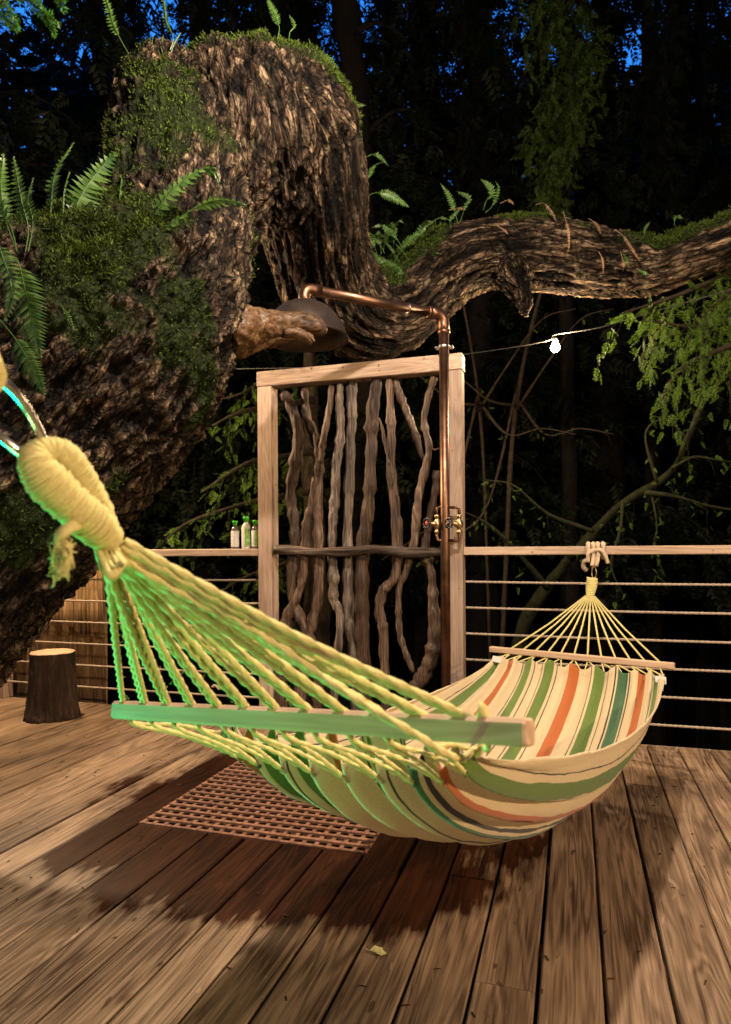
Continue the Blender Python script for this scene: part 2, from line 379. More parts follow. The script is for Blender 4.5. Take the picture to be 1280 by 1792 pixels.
def rope(mb, pts, r, step=.0045, n=9):
    p = smooth_path(pts, 10); L = np.concatenate([[0], np.cumsum(np.linalg.norm(np.diff(p, axis=0), axis=1))])
    m_ = max(3, int(L[-1]/step)); s = np.linspace(0, L[-1], m_)
    q = np.stack([np.interp(s, L, p[:, i]) for i in range(3)], 1)
    mb.tube(q, r, n, True, 3, 2*math.pi/(r*7.0)/3, .24)
# numpy gradient-ish value noise
_H = RNG.rand(256, 256).astype(np.float32); _P = RNG.permutation(256)
def vnoise(p):
    i = np.floor(p).astype(int); f = p-i; f = f*f*(3-2*f)
    def h(x, y, z): return _H[(x+_P[z & 255]) & 255, (y+_P[(z*7+13) & 255]) & 255]
    x, y, z = i.T; fx, fy, fz = f.T
    def L(a, b, q): return a+(b-a)*q
    return L(L(L(h(x, y, z), h(x+1, y, z), fx), L(h(x, y+1, z), h(x+1, y+1, z), fx), fy),
             L(L(h(x, y, z+1), h(x+1, y, z+1), fx), L(h(x, y+1, z+1), h(x+1, y+1, z+1), fx), fy), fz)
def fbm(p, o=4):
    s = 0; a = 1; tot = 0
    for k in range(o): s = s+a*vnoise(p*(2.03**k)+k*17.3); tot += a; a *= .5
    return s/tot

# ------------------------------------------------------------------ lamps
def point(name, loc, c, e, r=.034, parent=None):
    l = bpy.data.lights.new(name, 'POINT'); l.color = c; l.energy = e; l.shadow_soft_size = r; l.use_soft_falloff = False
    return link(name, l, parent, loc)
def bulb(loc, c, e, label, wire=None, name='string_light', hang=.05):
    loc = Vector(loc); root = empty(name, loc+Vector((0, 0, hang+.03)), label, 'string light', 'warm bulbs hung on wires round the deck')
    MB().ball(loc, .030, 8, (1, 1, 1.1)).obj('bulb', MAT['glow'], root, True)
    MB().lathe(loc+Vector((0, 0, .028)), [(.012, 0), (.016, .004), (.016, .03), (.008, .04), (.003, hang)], 12).obj('socket', MAT['black'], root)
    if wire: MB().tube(smooth_path(wire, 8), .0035, 6).obj('wire', MAT['wire'], root, True)
    point('bulb_light', loc, c, e, .05, root)
    return root
bl = P(972, 608, 4.5)
bulb(bl, WARM, 34, 'glowing round bulb hanging on a thin wire right of the wooden shower screen',
     [P(400, 646, 5.3), P(640, 640, 5.0), P(815, 620, 4.7), P(952, 598, 4.5), bl+Vector((0, 0, .085)), P(1050, 573, 4.3), P(1155, 542, 4.1), P(1280, 506, 3.9), P(1500, 430, 3.5)])
b2 = C(-2.15, 4.25, 2.5)
bulb(b2, WARM, 140, 'bulb hung behind the leaning trunk over the stump', [b2+Vector((-2, .6, .4)), b2+Vector((0, 0, .085)), P(400, 646, 5.3)])
b3 = C(.25, 1.75, 3.35)
bulb(b3, PALE, 150, 'bulb hung over the middle of the deck above the hammock', [b3+Vector((-2, .5, .4)), b3+Vector((0, 0, .085)), b3+Vector((2.4, -.2, .5))])
b4 = C(3.1, -.7, 2.3)
bulb(b4, WARM, 235, 'bulb hung over the deck to the right of the viewer', [b4+Vector((0, -2, .4)), b4+Vector((0, 0, .085)), b4+Vector((.3, 2.4, .5))])
b_fill = C(-1.8, -5.0, 3.2)  # added fill lamp out of view, lifts the trunk and the wrapping
bulb(b_fill, PALE, 130, 'added fill bulb, unseen, well behind the viewer', [b_fill+Vector((0, -2, .4)), b_fill+Vector((0, 0, .085)), b_fill+Vector((.3, 2.4, .5))])
# green uplight on the left, outside the frame
def uplight(loc, target, e, ang, label, c=(.02, 1.0, .30)):
    loc = Vector(loc); d = (Vector(target)-loc).normalized(); root = empty('spotlight', loc-Vector((0, 0, .1)), label, 'spotlight')
    MB().lathe(loc-d*.09, [(.02, 0), (.04, .01), (.045, .07), (.05, .075), (.05, .085)], 18, d).obj('housing', MAT['black'], root, True)
    MB().lathe(loc-Vector((0, 0, .1)), [(.05, 0), (.05, .01), (.012, .015), (.012, .06)], 14).obj('stand', MAT['black'], root, True)
    MB().lathe(loc-d*.004, [(.04, 0), (.04, .002)], 18, d).obj('lens', MAT['glow_green'], root)
    l = bpy.data.lights.new('spot', 'SPOT'); l.color = c; l.energy = e; l.spot_size = R(ang); l.spot_blend = .25; l.shadow_soft_size = .03
    o = link('green_light', l, root, loc+d*.01); o.rotation_euler = (-d).to_track_quat('Z', 'Y').to_euler()
uplight(C(-.98, .50, .16), C(-.15, 1.05, .90), 6.5, 54, 'small green spotlight standing on the deck left of the viewer', (.32, 1.0, .20))
uplight(C(-1.75, 1.9, .22), C(-.45, 1.38, .86), 80, 40, 'small green spotlight standing on the deck under the leaning trunk', (.0, 1.0, .42))

# ------------------------------------------------------------------ ground and hills
n = 90; rad = np.concatenate([np.linspace(0, 14, 20), np.linspace(15, 90, 30)])
ang = np.linspace(0, 2*math.pi, n, endpoint=False)
rr_, aa = np.meshgrid(rad, ang, indexing='ij')
z = -3.2+np.clip(rr_-11, 0, None)*.55+(fbm(np.stack([np.cos(aa)*rr_*.2+9, np.sin(aa)*rr_*.2+9, rr_*0], -1).reshape(-1, 3), 3).reshape(rr_.shape)-.5)*2.0
V = np.stack([np.cos(aa)*rr_, np.sin(aa)*rr_, z], -1).reshape(-1, 3)
F = np.array([[i*n+j, i*n+(j+1) % n, (i+1)*n+(j+1) % n, (i+1)*n+j] for i in range(len(rad)-1) for j in range(n)])
tag(mk('forest_floor', V, F[:, ::-1].copy(), MAT['soil']), kind='structure')

# ------------------------------------------------------------------ deck
deck = bpy.data.objects.new('deck', None); col.objects.link(deck); deck['kind'] = 'structure'
BW, GAP = .1525, .0090
YF = 3.86
k0 = -40; boards = 0
jA, jB = PZ(822, 1536), PZ(880, 1726)
for k in range(k0, 16):
    x0 = .066+BW*k; x1 = x0+BW
    g = GAP*random.uniform(.55, 1.35); xa, xb = x0+g/2, x1-g/2
    segs = [(-2.2, YF)]
    if x0-.02 < jA.x < x1+.0: segs = [(-2.2, jA.y), (jA.y, YF)]
    elif x0 < jB.x < x1: segs = [(-2.2, jB.y), (jB.y, YF)]
    elif random.random() < .5:
        y = random.choice([-.9, .3, 3.2, 2.9]); segs = [(-2.2, y), (y, YF)]
    # opening for the grate
    if x1 > GX0+.02 and x0 < GX1-.02:
        out = []
        for a, b in segs:
            if a < GY0: out.append((a, min(b, GY0)))
            if b > GY1: out.append((max(a, GY1), b))
        segs = out
        if x0 < GX0: pass
    for a, b in segs:
        if b-a < .05: continue
        dz = random.uniform(-.0018, .0018); xm, ym = (xa+xb)/2, (a+b)/2
        V = []; hw = (xb-xa)/2; bv = .004
        prof = [(-hw, -.036), (hw, -.036), (hw, -bv), (hw-bv, 0), (-hw+bv, 0), (-hw, -bv)]
        ny = 4; wob = [(random.uniform(-.0012, .0012), random.uniform(-.0012, .0012)) for _ in range(ny+1)]
        for i in range(ny+1):
            yy = a+.0015+(b-a-.003)*i/ny
            for px_, pz_ in prof: V.append((xm+px_+wob[i][0], yy, pz_+dz+wob[i][1]))
        Fb = [[0, 1, 2, 3, 4, 5], [ny*6+i for i in range(5, -1, -1)]]
        for i in range(ny):
            for j in range(6): Fb.append([i*6+j, (i+1)*6+j, (i+1)*6+(j+1) % 6, i*6+(j+1) % 6])
        o = mk('board', np.array(V), Fb, MAT['deck'], deck, False, (xm, ym, dz)); boards += 1
# joists below, so that no light shows through the joints
j = MB()
for i in range(13): j.box(-6.1, 2.6, -2.15+i*.5, -2.1+i*.5, -.22, -.037, .002)
j.obj('joist', MAT['slat'], deck)
MB().box(-6.1, 2.6, YF+.002, YF+.04, -.24, -.01, .002).obj('fascia', MAT['timber_x'], deck)
MB().box(-6.1, 2.6, -2.2, YF, -.6, -.5, .002).obj('underside', MAT['slat'], deck)
print('boards', boards)
# grate
gr = empty('drain_grate', ((GX0+GX1)/2, (GY0+GY1)/2, 0), 'square slatted wooden drain grate set in the wet deck boards under the shower', 'drain grate')
nx, ny = 19, 17; sx = (GX1-GX0)/nx; sy = (GY1-GY0)/ny
for i in range(nx+1):
    x = GX0+sx*i; MB().box(x-.0085, x+.0085, GY0+.004, GY1-.004, -.016, -.003, .0015).obj('slat', MAT['grate'], gr, origin=(x, (GY0+GY1)/2, 0))
for i in range(ny+1):
    y = GY0+sy*i; MB().box(GX0, GX1, y-.0075, y+.0075, -.006, .004+random.uniform(0, .001), .0015).obj('slat', MAT['grate'], gr, origin=((GX0+GX1)/2, y, 0))

# ------------------------------------------------------------------ the old leaning tree
def pr(px, py, d, r): p = P(px, py, d); return (p.x, p.y, p.z, r/FPX*d)
trunk_ax = [pr(-760,1560,2.2,270), pr(-420,1260,2.25,262), pr(-175,990,2.4,240), pr(5,800,2.55,228), pr(176,612,2.7,218), pr(252,520,2.75,178), pr(294,440,2.8,140), pr(308,340,2.85,113), pr(308,260,2.92,108), pr(296,205,2.97,94), pr(300,190,2.97,90)]
fill_ax = [pr(392,186,3.06,92), pr(398,240,3.08,98), pr(406,310,3.12,82), pr(413,365,3.15,60), pr(418,410,3.15,36)]
fill2_ax = [pr(462,182,3.14,92), pr(472,240,3.2,98), pr(482,310,3.3,76)]
limb_ax = [pr(512,196,3.22,92), pr(530,245,3.35,98), pr(545,330,3.5,95), pr(554,420,3.75,86), pr(577,495,4.0,84), pr(628,548,4.2,76), pr(690,545,4.35,70), pr(745,500,4.4,66), pr(800,462,4.4,58), pr(870,444,4.4,55), pr(960,448,4.35,57), pr(1060,462,4.3,52), pr(1150,466,4.2,43), pr(1215,444,4.1,39), pr(1290,416,4.0,36), pr(1400,375,3.9,38), pr(1600,340,3.8,36)]
nub_ax = [pr(895,470,4.35,34), pr(905,498,4.33,22), pr(915,520,4.3,14), pr(919,546,4.28,6)]
def build_trunk(name, axes, voxel, amp, parent, origin, plates=True, rx=1.0):
    paths = [smooth_path(a, 10) for a in axes]
    m_ = MB()
    for p in paths:
        m_.tube(p[:, :3], p[:, 3], 28)
        m_.ball(p[0, :3], p[0, 3]*.98, 8); m_.ball(p[-1, :3], p[-1, 3]*.98, 8)
    tmp = m_.obj('tmp', MAT['bark']); md = tmp.modifiers.new('r', 'REMESH'); md.mode = 'VOXEL'; md.voxel_size = voxel
    dg = bpy.context.evaluated_depsgraph_get(); ev = tmp.evaluated_get(dg); me = ev.to_mesh()
    n = len(me.vertices); V = np.empty(n*3); me.vertices.foreach_get('co', V); V = V.reshape(-1, 3)
    nf = len(me.polygons); ls = np.empty(nf, int); lt = np.empty(nf, int); me.polygons.foreach_get('loop_start', ls); me.polygons.foreach_get('loop_total', lt)
    lv = np.empty(len(me.loops), int); me.loops.foreach_get('vertex_index', lv)
    assert (lt == 4).all() or True
    F = lv[ls[:, None]+np.arange(4)] if (lt == 4).all() else lv.reshape(-1, 4)
    ev.to_mesh_clear(); bpy.data.objects.remove(tmp)
    # smooth the joints
    def lap(V, it, k=.6):
        e = np.concatenate([F[:, [0, 1]], F[:, [1, 2]], F[:, [2, 3]], F[:, [3, 0]]])
        deg = np.bincount(e[:, 0], minlength=n)+np.bincount(e[:, 1], minlength=n)
        for _ in range(it):
            S_ = np.stack([np.bincount(e[:, 0], V[e[:, 1], i], n)+np.bincount(e[:, 1], V[e[:, 0], i], n) for i in range(3)], 1)/deg[:, None]
            V = V*(1-k)+S_*k
        return V
    V = lap(V, 12)
    def normals(V):
        fn = np.cross(V[F[:, 2]]-V[F[:, 0]], V[F[:, 3]]-V[F[:, 1]]); vn = np.zeros_like(V)
        for k in range(4):
            for i in range(3): vn[:, i] += np.bincount(F[:, k], fn[:, i], n)
        return vn/(np.linalg.norm(vn, axis=1)[:, None]+1e-9)
    # nearest axis point gives a frame along the wood
    A = np.vstack([p for p in paths]); T = np.vstack([np.gradient(p[:, :3], axis=0) for p in paths]); T /= np.linalg.norm(T, axis=1)[:, None]
    Ls = []
    for k, p in enumerate(paths): Ls.append(k*7.7+np.concatenate([[0], np.cumsum(np.linalg.norm(np.diff(p[:, :3], axis=0), axis=1))]))
    Ls = np.concatenate(Ls)
    U = np.zeros_like(T); u = np.array((0.3, -1, .2)); 
    for i in range(len(T)):
        u = u-T[i]*u.dot(T[i]); u /= np.linalg.norm(u); U[i] = u
    Wv = np.cross(T, U)
    best = np.full(n, 1e9); bi = np.zeros(n, int)
    for i in range(len(A)):
        d = np.linalg.norm(V-A[i, :3], axis=1)-A[i, 3]*.6
        k = d < best; best[k] = d[k]; bi[k] = i
    rel = V-A[bi, :3]
    # blend neighbouring axis samples for continuity
    s = Ls[bi]+(rel*T[bi]).sum(1); xl = (rel*U[bi]).sum(1); yl = (rel*Wv[bi]).sum(1)
    q = np.stack([xl, yl, s*np.where(s > 7, .17, .30)], 1)
    warp = np.stack([fbm(q*6+k*31, 3)-.5 for k in range(3)], 1)
    q2 = q+warp*np.where(s > 7, .06, .10)[:, None]
    r1 = 1-np.abs(fbm(q2*19, 3)*2-1)*3.6           # long furrows
    r2 = 1-np.abs(vnoise(q2*44+5)*2-1)*2.4
    lump = fbm(np.stack([xl, yl, s*.8], 1)*4+3, 3)-.5
    fine = fbm(V*55, 3)-.5
    # cross cracks break the ridges up into plates
    cr = np.abs(vnoise(np.stack([xl*9, yl*9, s*11], 1)+warp*3)*2-1); cr = np.clip(cr*5+(s > 7)*.6, 0, 1)
    ridge = np.clip(r1, -1, 1)*.62+np.clip(r2, -1, 1)*.30
    ridge = ridge*(.55+.45*cr)-(1-cr)*.25
    nr = normals(V)
    mossn = fbm(V*3.3+11, 4)
    left = np.clip((s-Ls[0])/3, 0, 1)
    moss = np.clip((nr[:, 2]*.95+(mossn-.5)*2.8+.02), 0, 1)
    moss = np.maximum(moss, np.clip((mossn-.50)*5, 0, .8)*(nr[:, 2] > -.5))
    return V, F, nr, ridge, moss, lump, fine, s, paths, lap, normals, np.stack([xl, yl, s*np.where(s > 7, .22, .36)], 1)
org = P(-420, 1260, 2.3); org.z = 0
oak = empty('old_tree', org, 'huge leaning mossy tree trunk arching over the shower and sending a limb to the right', 'tree')
V, F, nr, ridge, moss, lump, fine, s_, paths, lap, normals, grain = build_trunk('trunk', [trunk_ax, limb_ax, nub_ax, fill_ax, fill2_ax], .0105, .02, oak, org)
camd = (V-np.array(CAMP)).dot(np.array(FWD)); cx = (V-np.array(CAMP)).dot(np.array(RGT))/camd*FPX+CX
onlimb = np.clip((cx-430)/120, 0, 1)
moss = moss*(1-.8*onlimb*(nr[:, 2] < .35))
amp = .030+.012*(1-onlimb)
V = V+nr*((ridge*amp*(1-.55*moss)) + lump*.045*(1-.4*onlimb) + fine*.012 + moss*(.014+.060*(fbm(V*24, 3)-.5)))[:, None]
rdg = np.clip(ridge*.5+.5, 0, 1)
mk('trunk', V, F, MAT['bark'], oak, True, tuple(org), attrs={'moss': moss, 'ridge': rdg, 'grain': grain})
nrm = normals(V)
print('trunk verts', len(V))
# moss tufts: tiny blades on the mossy skin, too many to count
vis = (nr.dot(np.array((-FWD.x, -FWD.y, .35))) > -.45) & (V[:, 2] > .3)
wgt = np.clip(moss-.30, 0, 1)*vis*np.clip((vnoise(V*38)-.30)*3, .04, 1); wgt *= (1+1.2*(nr[:, 2] > .3)); pick = RNG.choice(len(V), 150000, p=wgt/wgt.sum())
base = V[pick]+RNG.normal(0, .006, (len(pick), 3)); up = nrm[pick]*.8+RNG.normal(0, .55, (len(pick), 3))+np.array((0, 0, .25)); up /= np.linalg.norm(up, axis=1)[:, None]
sd_ = np.cross(up, RNG.normal(0, 1, (len(pick), 3))); sd_ /= np.linalg.norm(sd_, axis=1)[:, None]; hl_ = RNG.uniform(.005, .018, (len(pick), 1))*(.6+.8*wgt[pick, None])
MV = np.stack([base-sd_*.0026, base+sd_*.0026, base+up*hl_*.6+sd_*.0022, base+up*hl_], 1).reshape(-1, 3)
MF = np.arange(len(MV)).reshape(-1, 4)
tag(mk('moss', MV, MF, MAT['moss'], oak, False, tuple(org)), kind='stuff')
# broken bare stub towards the shower head
stub = [pr(395,585,2.78,42), pr(425,577,2.82,40), pr(455,574,2.86,33), pr(488,570,2.9,24), pr(520,566,2.92,20), pr(548,570,2.92,17), pr(564,577,2.92,12), pr(572,580,2.92,5)]
q = smooth_path(stub, 12); VV, FF = tube(q[:, :3], q[:, 3], 48)
tq = VV-0; ns = fbm(np.stack([tq[:, 0]*9, tq[:, 1]*40, tq[:, 2]*60], 1), 4)-.5
cen = np.repeat(q[:, :3], 48, axis=0); rad_ = VV[:len(cen)]-cen; VV[:len(cen)] += rad_*(ns[:len(cen)]*.5)[:, None]
mk('broken_limb', VV, FF, MAT['stubwood'], oak, True, tuple(q[0, :3]))
m_ = MB()
for a in ([pr(500,585,2.9,15), pr(530,590,2.9,10), pr(545,601,2.9,3)], [pr(470,590,2.9,16), pr(505,588,2.9,9), pr(538,585,2.9,6), pr(551,598,2.9,1.5)], [pr(415,600,2.82,22), pr(450,598,2.85,15), pr(490,588,2.88,7)]):
    k = smooth_path(a, 6); m_.tube(k[:, :3], k[:, 3], 12, True, rough=.25)
o = m_.obj('splinter', MAT['stubwood'], oak, True, tuple(q[3, :3])); o['kind'] = 'stuff'

# ------------------------------------------------------------------ foliage
def frond_arrays(path, width, npin, mat_, droop=.25, roll=0.0, slim=.16):
    """one fern frond: stalk and paired leaflets"""
    p = smooth_path(path, 8); L = np.concatenate([[0], np.cumsum(np.linalg.norm(np.diff(p, axis=0), axis=1))]); tot = L[-1]
    V, F = tube(p, np.linspace(.0022, .0007, len(p)), 5); V = list(map(tuple, V)); F = list(F)
    side0 = Vector(RGT)*math.cos(roll)+Vector((FWD*-.5+UPV*.3)).normalized()*math.sin(roll)
    for i in range(npin):
        s = .34+.65*i/(npin-1); x = s*tot; c = Vector([np.interp(x, L, p[:, k]) for k in range(3)]); c2 = Vector([np.interp(min(tot, x+.01), L, p[:, k]) for k in range(3)]); c1 = Vector([np.interp(max(0, x-.01), L, p[:, k]) for k in range(3)])
        T = (c2-c1).normalized(); S1 = (side0-T*side0.dot(T)).normalized(); Nn = T.cross(S1)
        u = (s-.34)/.65; ln = width*(math.sin(min(1, u*3.2+.35)*math.pi/2))*(1-u**2.2*.86)
        for sg in (-1, 1):
            d = (S1*sg+T*.42+Nn*random.uniform(-.25, .15)).normalized(); wv = T; b = len(V); hw = tot*slim/npin*2.1
            dn = Vector((0, 0, -droop*ln))
            V += [tuple(c-wv*hw), tuple(c+wv*hw), tuple(c+d*ln*.45+wv*hw*.9+Nn*hw*.6+dn*.3), tuple(c+d*ln+dn), tuple(c+d*ln*.45-wv*hw*.9+Nn*hw*.3+dn*.3)]
            F += [[b, b+1, b+2, b+4], [b+4, b+2, b+3]]
    return V, F
def fern(base_px, fronds, d, label, mt='fern', wd=.034, npin=16, group='ferns growing on the old tree'):
    b0 = P(*base_px, d); root = empty('fern', b0, label, 'fern', group)
    for fr in fronds:
        pts = [P(x, y, d+dd) for x, y, dd in fr[0]]; V_, F_ = frond_arrays(pts, fr[1] if len(fr) > 1 else wd, fr[3] if len(fr) > 3 else npin, mt, roll=fr[2] if len(fr) > 2 else random.uniform(-.8, .8))
        o = MB(); o.v = V_; o.f = F_; o.obj('frond', MAT[mt], root, False, tuple(b0))
    return root
fern((222, 445), [([(218,445,0),(262,388,-.03),(300,335,-.05),(345,300,-.05),(372,297,-.05),(384,318,-.05)], .052, .3), ([(240,446,0),(290,400,-.05),(340,364,-.08),(385,350,-.1),(430,359,-.1)], .040, .5), ([(212,460,0),(207,430,-.03),(206,390,-.03),(212,318,0)], .006, .2, 5)], 2.45, 'fern with two long arching fronds on the moss in front of the arch')
fern((103, 432), [([(100,430,0),(125,380,0),(150,330,.02),(185,285,.05),(203,268,.05)], .075, -.2), ([(88,415,0),(90,360,0),(98,300,0),(128,250,0)], .045, .6), ([(110,400,0),(112,340,0),(120,305,0)], .008, .2, 5)], 2.35, 'fern with a broad upright frond on the left shoulder of the trunk')
fern((45, 440), [([(45,440,0),(50,400,0),(38,350,0),(24,275,0)], .042, .4), ([(30,440,0),(12,390,0),(2,330,0),(6,270,0)], .045, -.3), ([(50,440,0),(58,390,0),(50,350,0),(58,312,0)], .034, .5), ([(30,440,0),(20,400,0),(-10,340,0),(-30,300,0)], .04, .5)], 2.2, 'cluster of slim upright fern fronds at the left edge of the trunk')
fern((15, 430), [([(5,440,0),(30,455,-.05),(45,510,-.08),(60,580,-.1),(70,625,-.1)], .070, .1, 26), ([(0,560,0),(25,590,-.03),(55,640,-.06),(78,690,-.08)], .048, .2, 22), ([(-10,400,0),(5,450,-.1),(20,500,-.15),(10,560,-.15)], .05, .2, 20)], 1.95, 'large bright green fern drooping down the trunk at the left edge')
fern((108, 535), [([(106,532,0),(114,545,-.02),(122,560,-.03),(130,577,-.03)], .014, .2, 9)], 2.1, 'tiny fern frond hanging on the bark below the moss')
fern((228, 100), [([(228,98,0),(212,70,0),(198,40,0),(190,10,0),(176,-25,0)], .030, .2)], 2.85, 'lone fern frond leaning left from the top of the arch')
fern((298, 85), [([(298,88,0),(304,66,0),(292,40,0),(288,10,0),(282,-20,0)], .022, .6), ([(300,92,0),(306,75,0),(316,58,0)], .014, .4, 7), ([(285,92,0),(282,80,0),(286,62,0)], .012, .4, 7), ([(268,96,0),(266,80,0),(269,60,0)], .004, .1, 5)], 2.8, 'small cluster of fern shoots on the mossy top of the arch')
fern((484, 66), [([(486,68,0),(489,48,0),(480,20,0),(466,-6,0)], .026, .2), ([(506,72,0),(508,56,0),(516,44,0),(506,26,0)], .016, .6, 9)], 3.0, 'pale upright fern fronds on the right of the arch top')
fern((560, 120), [([(556,112,0),(566,98,0),(578,104,0),(590,122,0)], .022, .4, 10)], 3.3, 'short fern on the right shoulder of the arch')
fern((640, 350), [([(636,350,0),(655,338,0),(682,340,0),(716,362,0)], .034, .2), ([(638,330,0),(645,310,0),(655,290,0),(672,283,0)], .026, .5), ([(636,290,0),(640,276,0),(660,270,0),(680,290,0)], .018, .3, 10), ([(614,196,0),(622,184,0),(640,184,0)], .02, .3, 8)], 3.75, 'ferns sticking out to the right of the hanging limb')
def px_rand(a, b): return random.uniform(a, b)
fr_ = []
for k in range(22):
    x, y = px_rand(655, 725), px_rand(425, 500); a = px_rand(-1.3, 1.3); ln = px_rand(35, 75)
    fr_.append(([(x, y, 0), (x+ln*.4*math.sin(a), y-ln*.45, px_rand(-.1, .1)), (x+ln*.8*math.sin(a), y-ln*.7, 0), (x+ln*1.1*math.sin(a), y-ln*.66, 0)], .034, px_rand(-.8, .8), 11))
fern((690, 490), fr_, 4.15, 'dense clump of dark green ferns in the fork behind the shower arm')
fern((800, 395), [([(802,392,0),(795,365,0),(785,340,0),(772,322,0)], .028, .3, 12), ([(805,390,0),(815,360,0),(822,345,0),(800,335,0)], .026, .5, 11), ([(846,368,0),(852,350,0),(862,340,0),(858,325,0),(843,314,0)], .036, .4, 12), ([(790,400,0),(788,385,0),(800,370,0),(808,362,0)], .02, .1, 9), ([(850,372,0),(862,360,0),(873,330,0),(868,318,0)], .02, .1, 9)], 4.2, 'bright fern fronds standing on the left end of the mossy limb')
fern((1130, 410), [([(1128,412,0),(1130,398,0),(1138,388,0)], .016, .3, 8), ([(1180,395,0),(1183,378,0),(1196,382,0)], .018, .3, 8), ([(1090,440,0),(1096,455,-.1),(1100,468,-.15)], .02, .3, 8), ([(1115,470,-.15),(1126,476,-.2),(1135,480,-.2)], .02, .3, 8)], 4.05, 'small green fern shoots on the right part of the mossy limb')
dry = [([(938,358,0),(952,356,-.05),(966,372,-.1),(974,388,-.15)], .017, .3, 9), ([(986,370,-.1),(994,400,-.2),(996,430,-.24),(992,446,-.24)], .014, .2, 12), ([(1030,382,-.05),(1044,392,-.1),(1052,410,-.15)], .018, .4, 9),
       ([(1076,402,-.05),(1090,412,-.1),(1104,432,-.16),(1120,456,-.2)], .016, .4, 12), ([(1048,440,-.2),(1055,455,-.24),(1056,480,-.24)], .010, .3, 9), ([(742,402,0),(748,390,0),(760,386,0)], .012, .3, 7), ([(786,368,0),(800,364,0),(815,366,0)], .014, .3, 9), ([(870,395,-.1),(882,402,-.14),(890,410,-.16)], .014, .3, 7), ([(1086,440,-.2),(1092,462,-.24),(1090,474,-.24)], .008, .3, 8), ([(876,356,0),(890,350,0),(900,358,0)], .014, .3, 7)]
fern((960, 372), dry, 4.2, 'withered brown fern fronds curling over the mossy limb', 'fern_dry', group='dry ferns on the limb')
# tufts of small leaves on the branches: a template spray placed many times
def spray_tpl(n=9, ln=.34, w_=.036, lift=.06):
    T_ = []
    T_.append([(0, -.006, 0), (0, .006, 0), (1, 0, 0)])
    for i in range(n):
        s = .08+.9*i/n; l = ln*(1-s*.72)*(1+.1*math.sin(i*5))
        for sg in (-1, 1):
            a = (s, 0, 0); e = (s+l*.62, sg*l*.78, lift*math.sin(i*2.3)-l*.2); px_, py_ = -.78*w_*sg*sg, .62*w_*sg
            mdx, mdy = (a[0]+e[0])/2, (a[1]+e[1])/2
            T_.append([a, (mdx-w_*.7, mdy+sg*w_*.6, e[2]*.4), e]); T_.append([a, e, (mdx+w_*.7, mdy-sg*w_*.6, e[2]*.4+.01)])
    return np.array(T_)
TPL = spray_tpl(); TPL_FAR = spray_tpl(5, .45, .085)
def spread(tpl, pos, dirs, size, jit=.35):
    """place the template at every pos, pointing along dirs"""
    n = len(pos); d = dirs+RNG.normal(0, jit, dirs.shape); d /= np.linalg.norm(d, axis=1)[:, None]
    r_ = RNG.normal(0, 1, (n, 3)); r_[:, 2] *= .25; y = r_-d*(r_*d).sum(1)[:, None]; y /= np.linalg.norm(y, axis=1)[:, None]; z_ = np.cross(d, y)
    B = np.stack([d, y, z_], 1)*np.asarray(size).reshape(-1, 1, 1)
    Vv = np.einsum('tkc,ncx->ntkx', tpl, B)+pos[:, None, None, :]
    Vv = Vv.reshape(-1, 3); return Vv, np.arange(len(Vv)).reshape(-1, 3)
def strand_points(paths, step, jitter=.02):
    pos, dr = [], []
    for p in paths:
        p = np.array(p, float)[:, :3]; L = np.concatenate([[0], np.cumsum(np.linalg.norm(np.diff(p, axis=0), axis=1))])
        s = np.arange(step*.5, L[-1], step); q = np.stack([np.interp(s, L, p[:, i]) for i in range(3)], 1); T = np.stack([np.interp(s, L, np.gradient(p[:, i])) for i in range(3)], 1)
        T /= np.linalg.norm(T, axis=1)[:, None]+1e-9; pos.append(q+RNG.normal(0, jitter, q.shape)); dr.append(T)
    return np.vstack(pos), np.vstack(dr)
def hanging(paths, every, ln, spreadw=.25):
    """thin drooping twigs along the branches"""
    out = []
    for p in paths:
        q, T = strand_points([p], every, .01)
        for a, t_ in zip(q, T):
            l = ln*random.uniform(.4, 1.25); sd = Vector((random.gauss(0, 1), random.gauss(0, 1), 0)).normalized()*spreadw*l+Vector(t_)*l*.25
            a = Vector(a); out.append([tuple(a), tuple(a+sd*.7-Vector((0, 0, l*.25))), tuple(a+sd*1.1-Vector((0, 0, l*.7))), tuple(a+sd*1.2-Vector((0, 0, l)))])
    return out
def tree(name, label, trunk, limbs, hang, size, step, mt='needle', barkm='twig', cat='tree', group=None, tpl=None, hl_every=.09, jit=.45, tr_n=10):
    root = empty(name, (trunk[0][0], trunk[0][1], trunk[0][2]), label, cat, group)
    t_ = smooth_path(trunk, 8); tm = MB(); tm.tube(t_[:, :3], t_[:, 3], tr_n, True, rough=.12); tm.obj('trunk', MAT[barkm], root, True)
    ps = []
    for L in limbs:
        q = smooth_path(L, 6); lm = MB(); lm.tube(q[:, :3], np.maximum(q[:, 3], .0015), 7, True, rough=.15)
        lm.obj('limb', MAT[barkm], root, True, tuple(q[0, :3])); ps.append(q)
    hg = hanging(ps, hl_every, hang) if hang else []
    if hg:
        tw = MB()
        for h in hg: tw.tube(h, [.0022, .0018, .0014, .0008], 3, False)
        o = tw.obj('twigs', MAT[barkm], root, True); o['kind'] = 'stuff'
    pos, dr = strand_points(hg+[p[len(p)//3:] for p in ps], step)
    dr = dr*.6+np.array((0, 0, -.35))+RNG.normal(0, .35, dr.shape)
    Vv, Ff = spread(TPL if tpl is None else tpl, pos, dr, RNG.uniform(.7, 1.3, len(pos))*size, jit)
    o = mk('foliage', Vv, Ff, MAT[mt], root, False, tuple(root.location)); o['kind'] = 'stuff'
    return len(Ff)
def px4(l, rs=1.0): return [pr(x, y, d, r) for x, y, d, r in l]
tot = 0
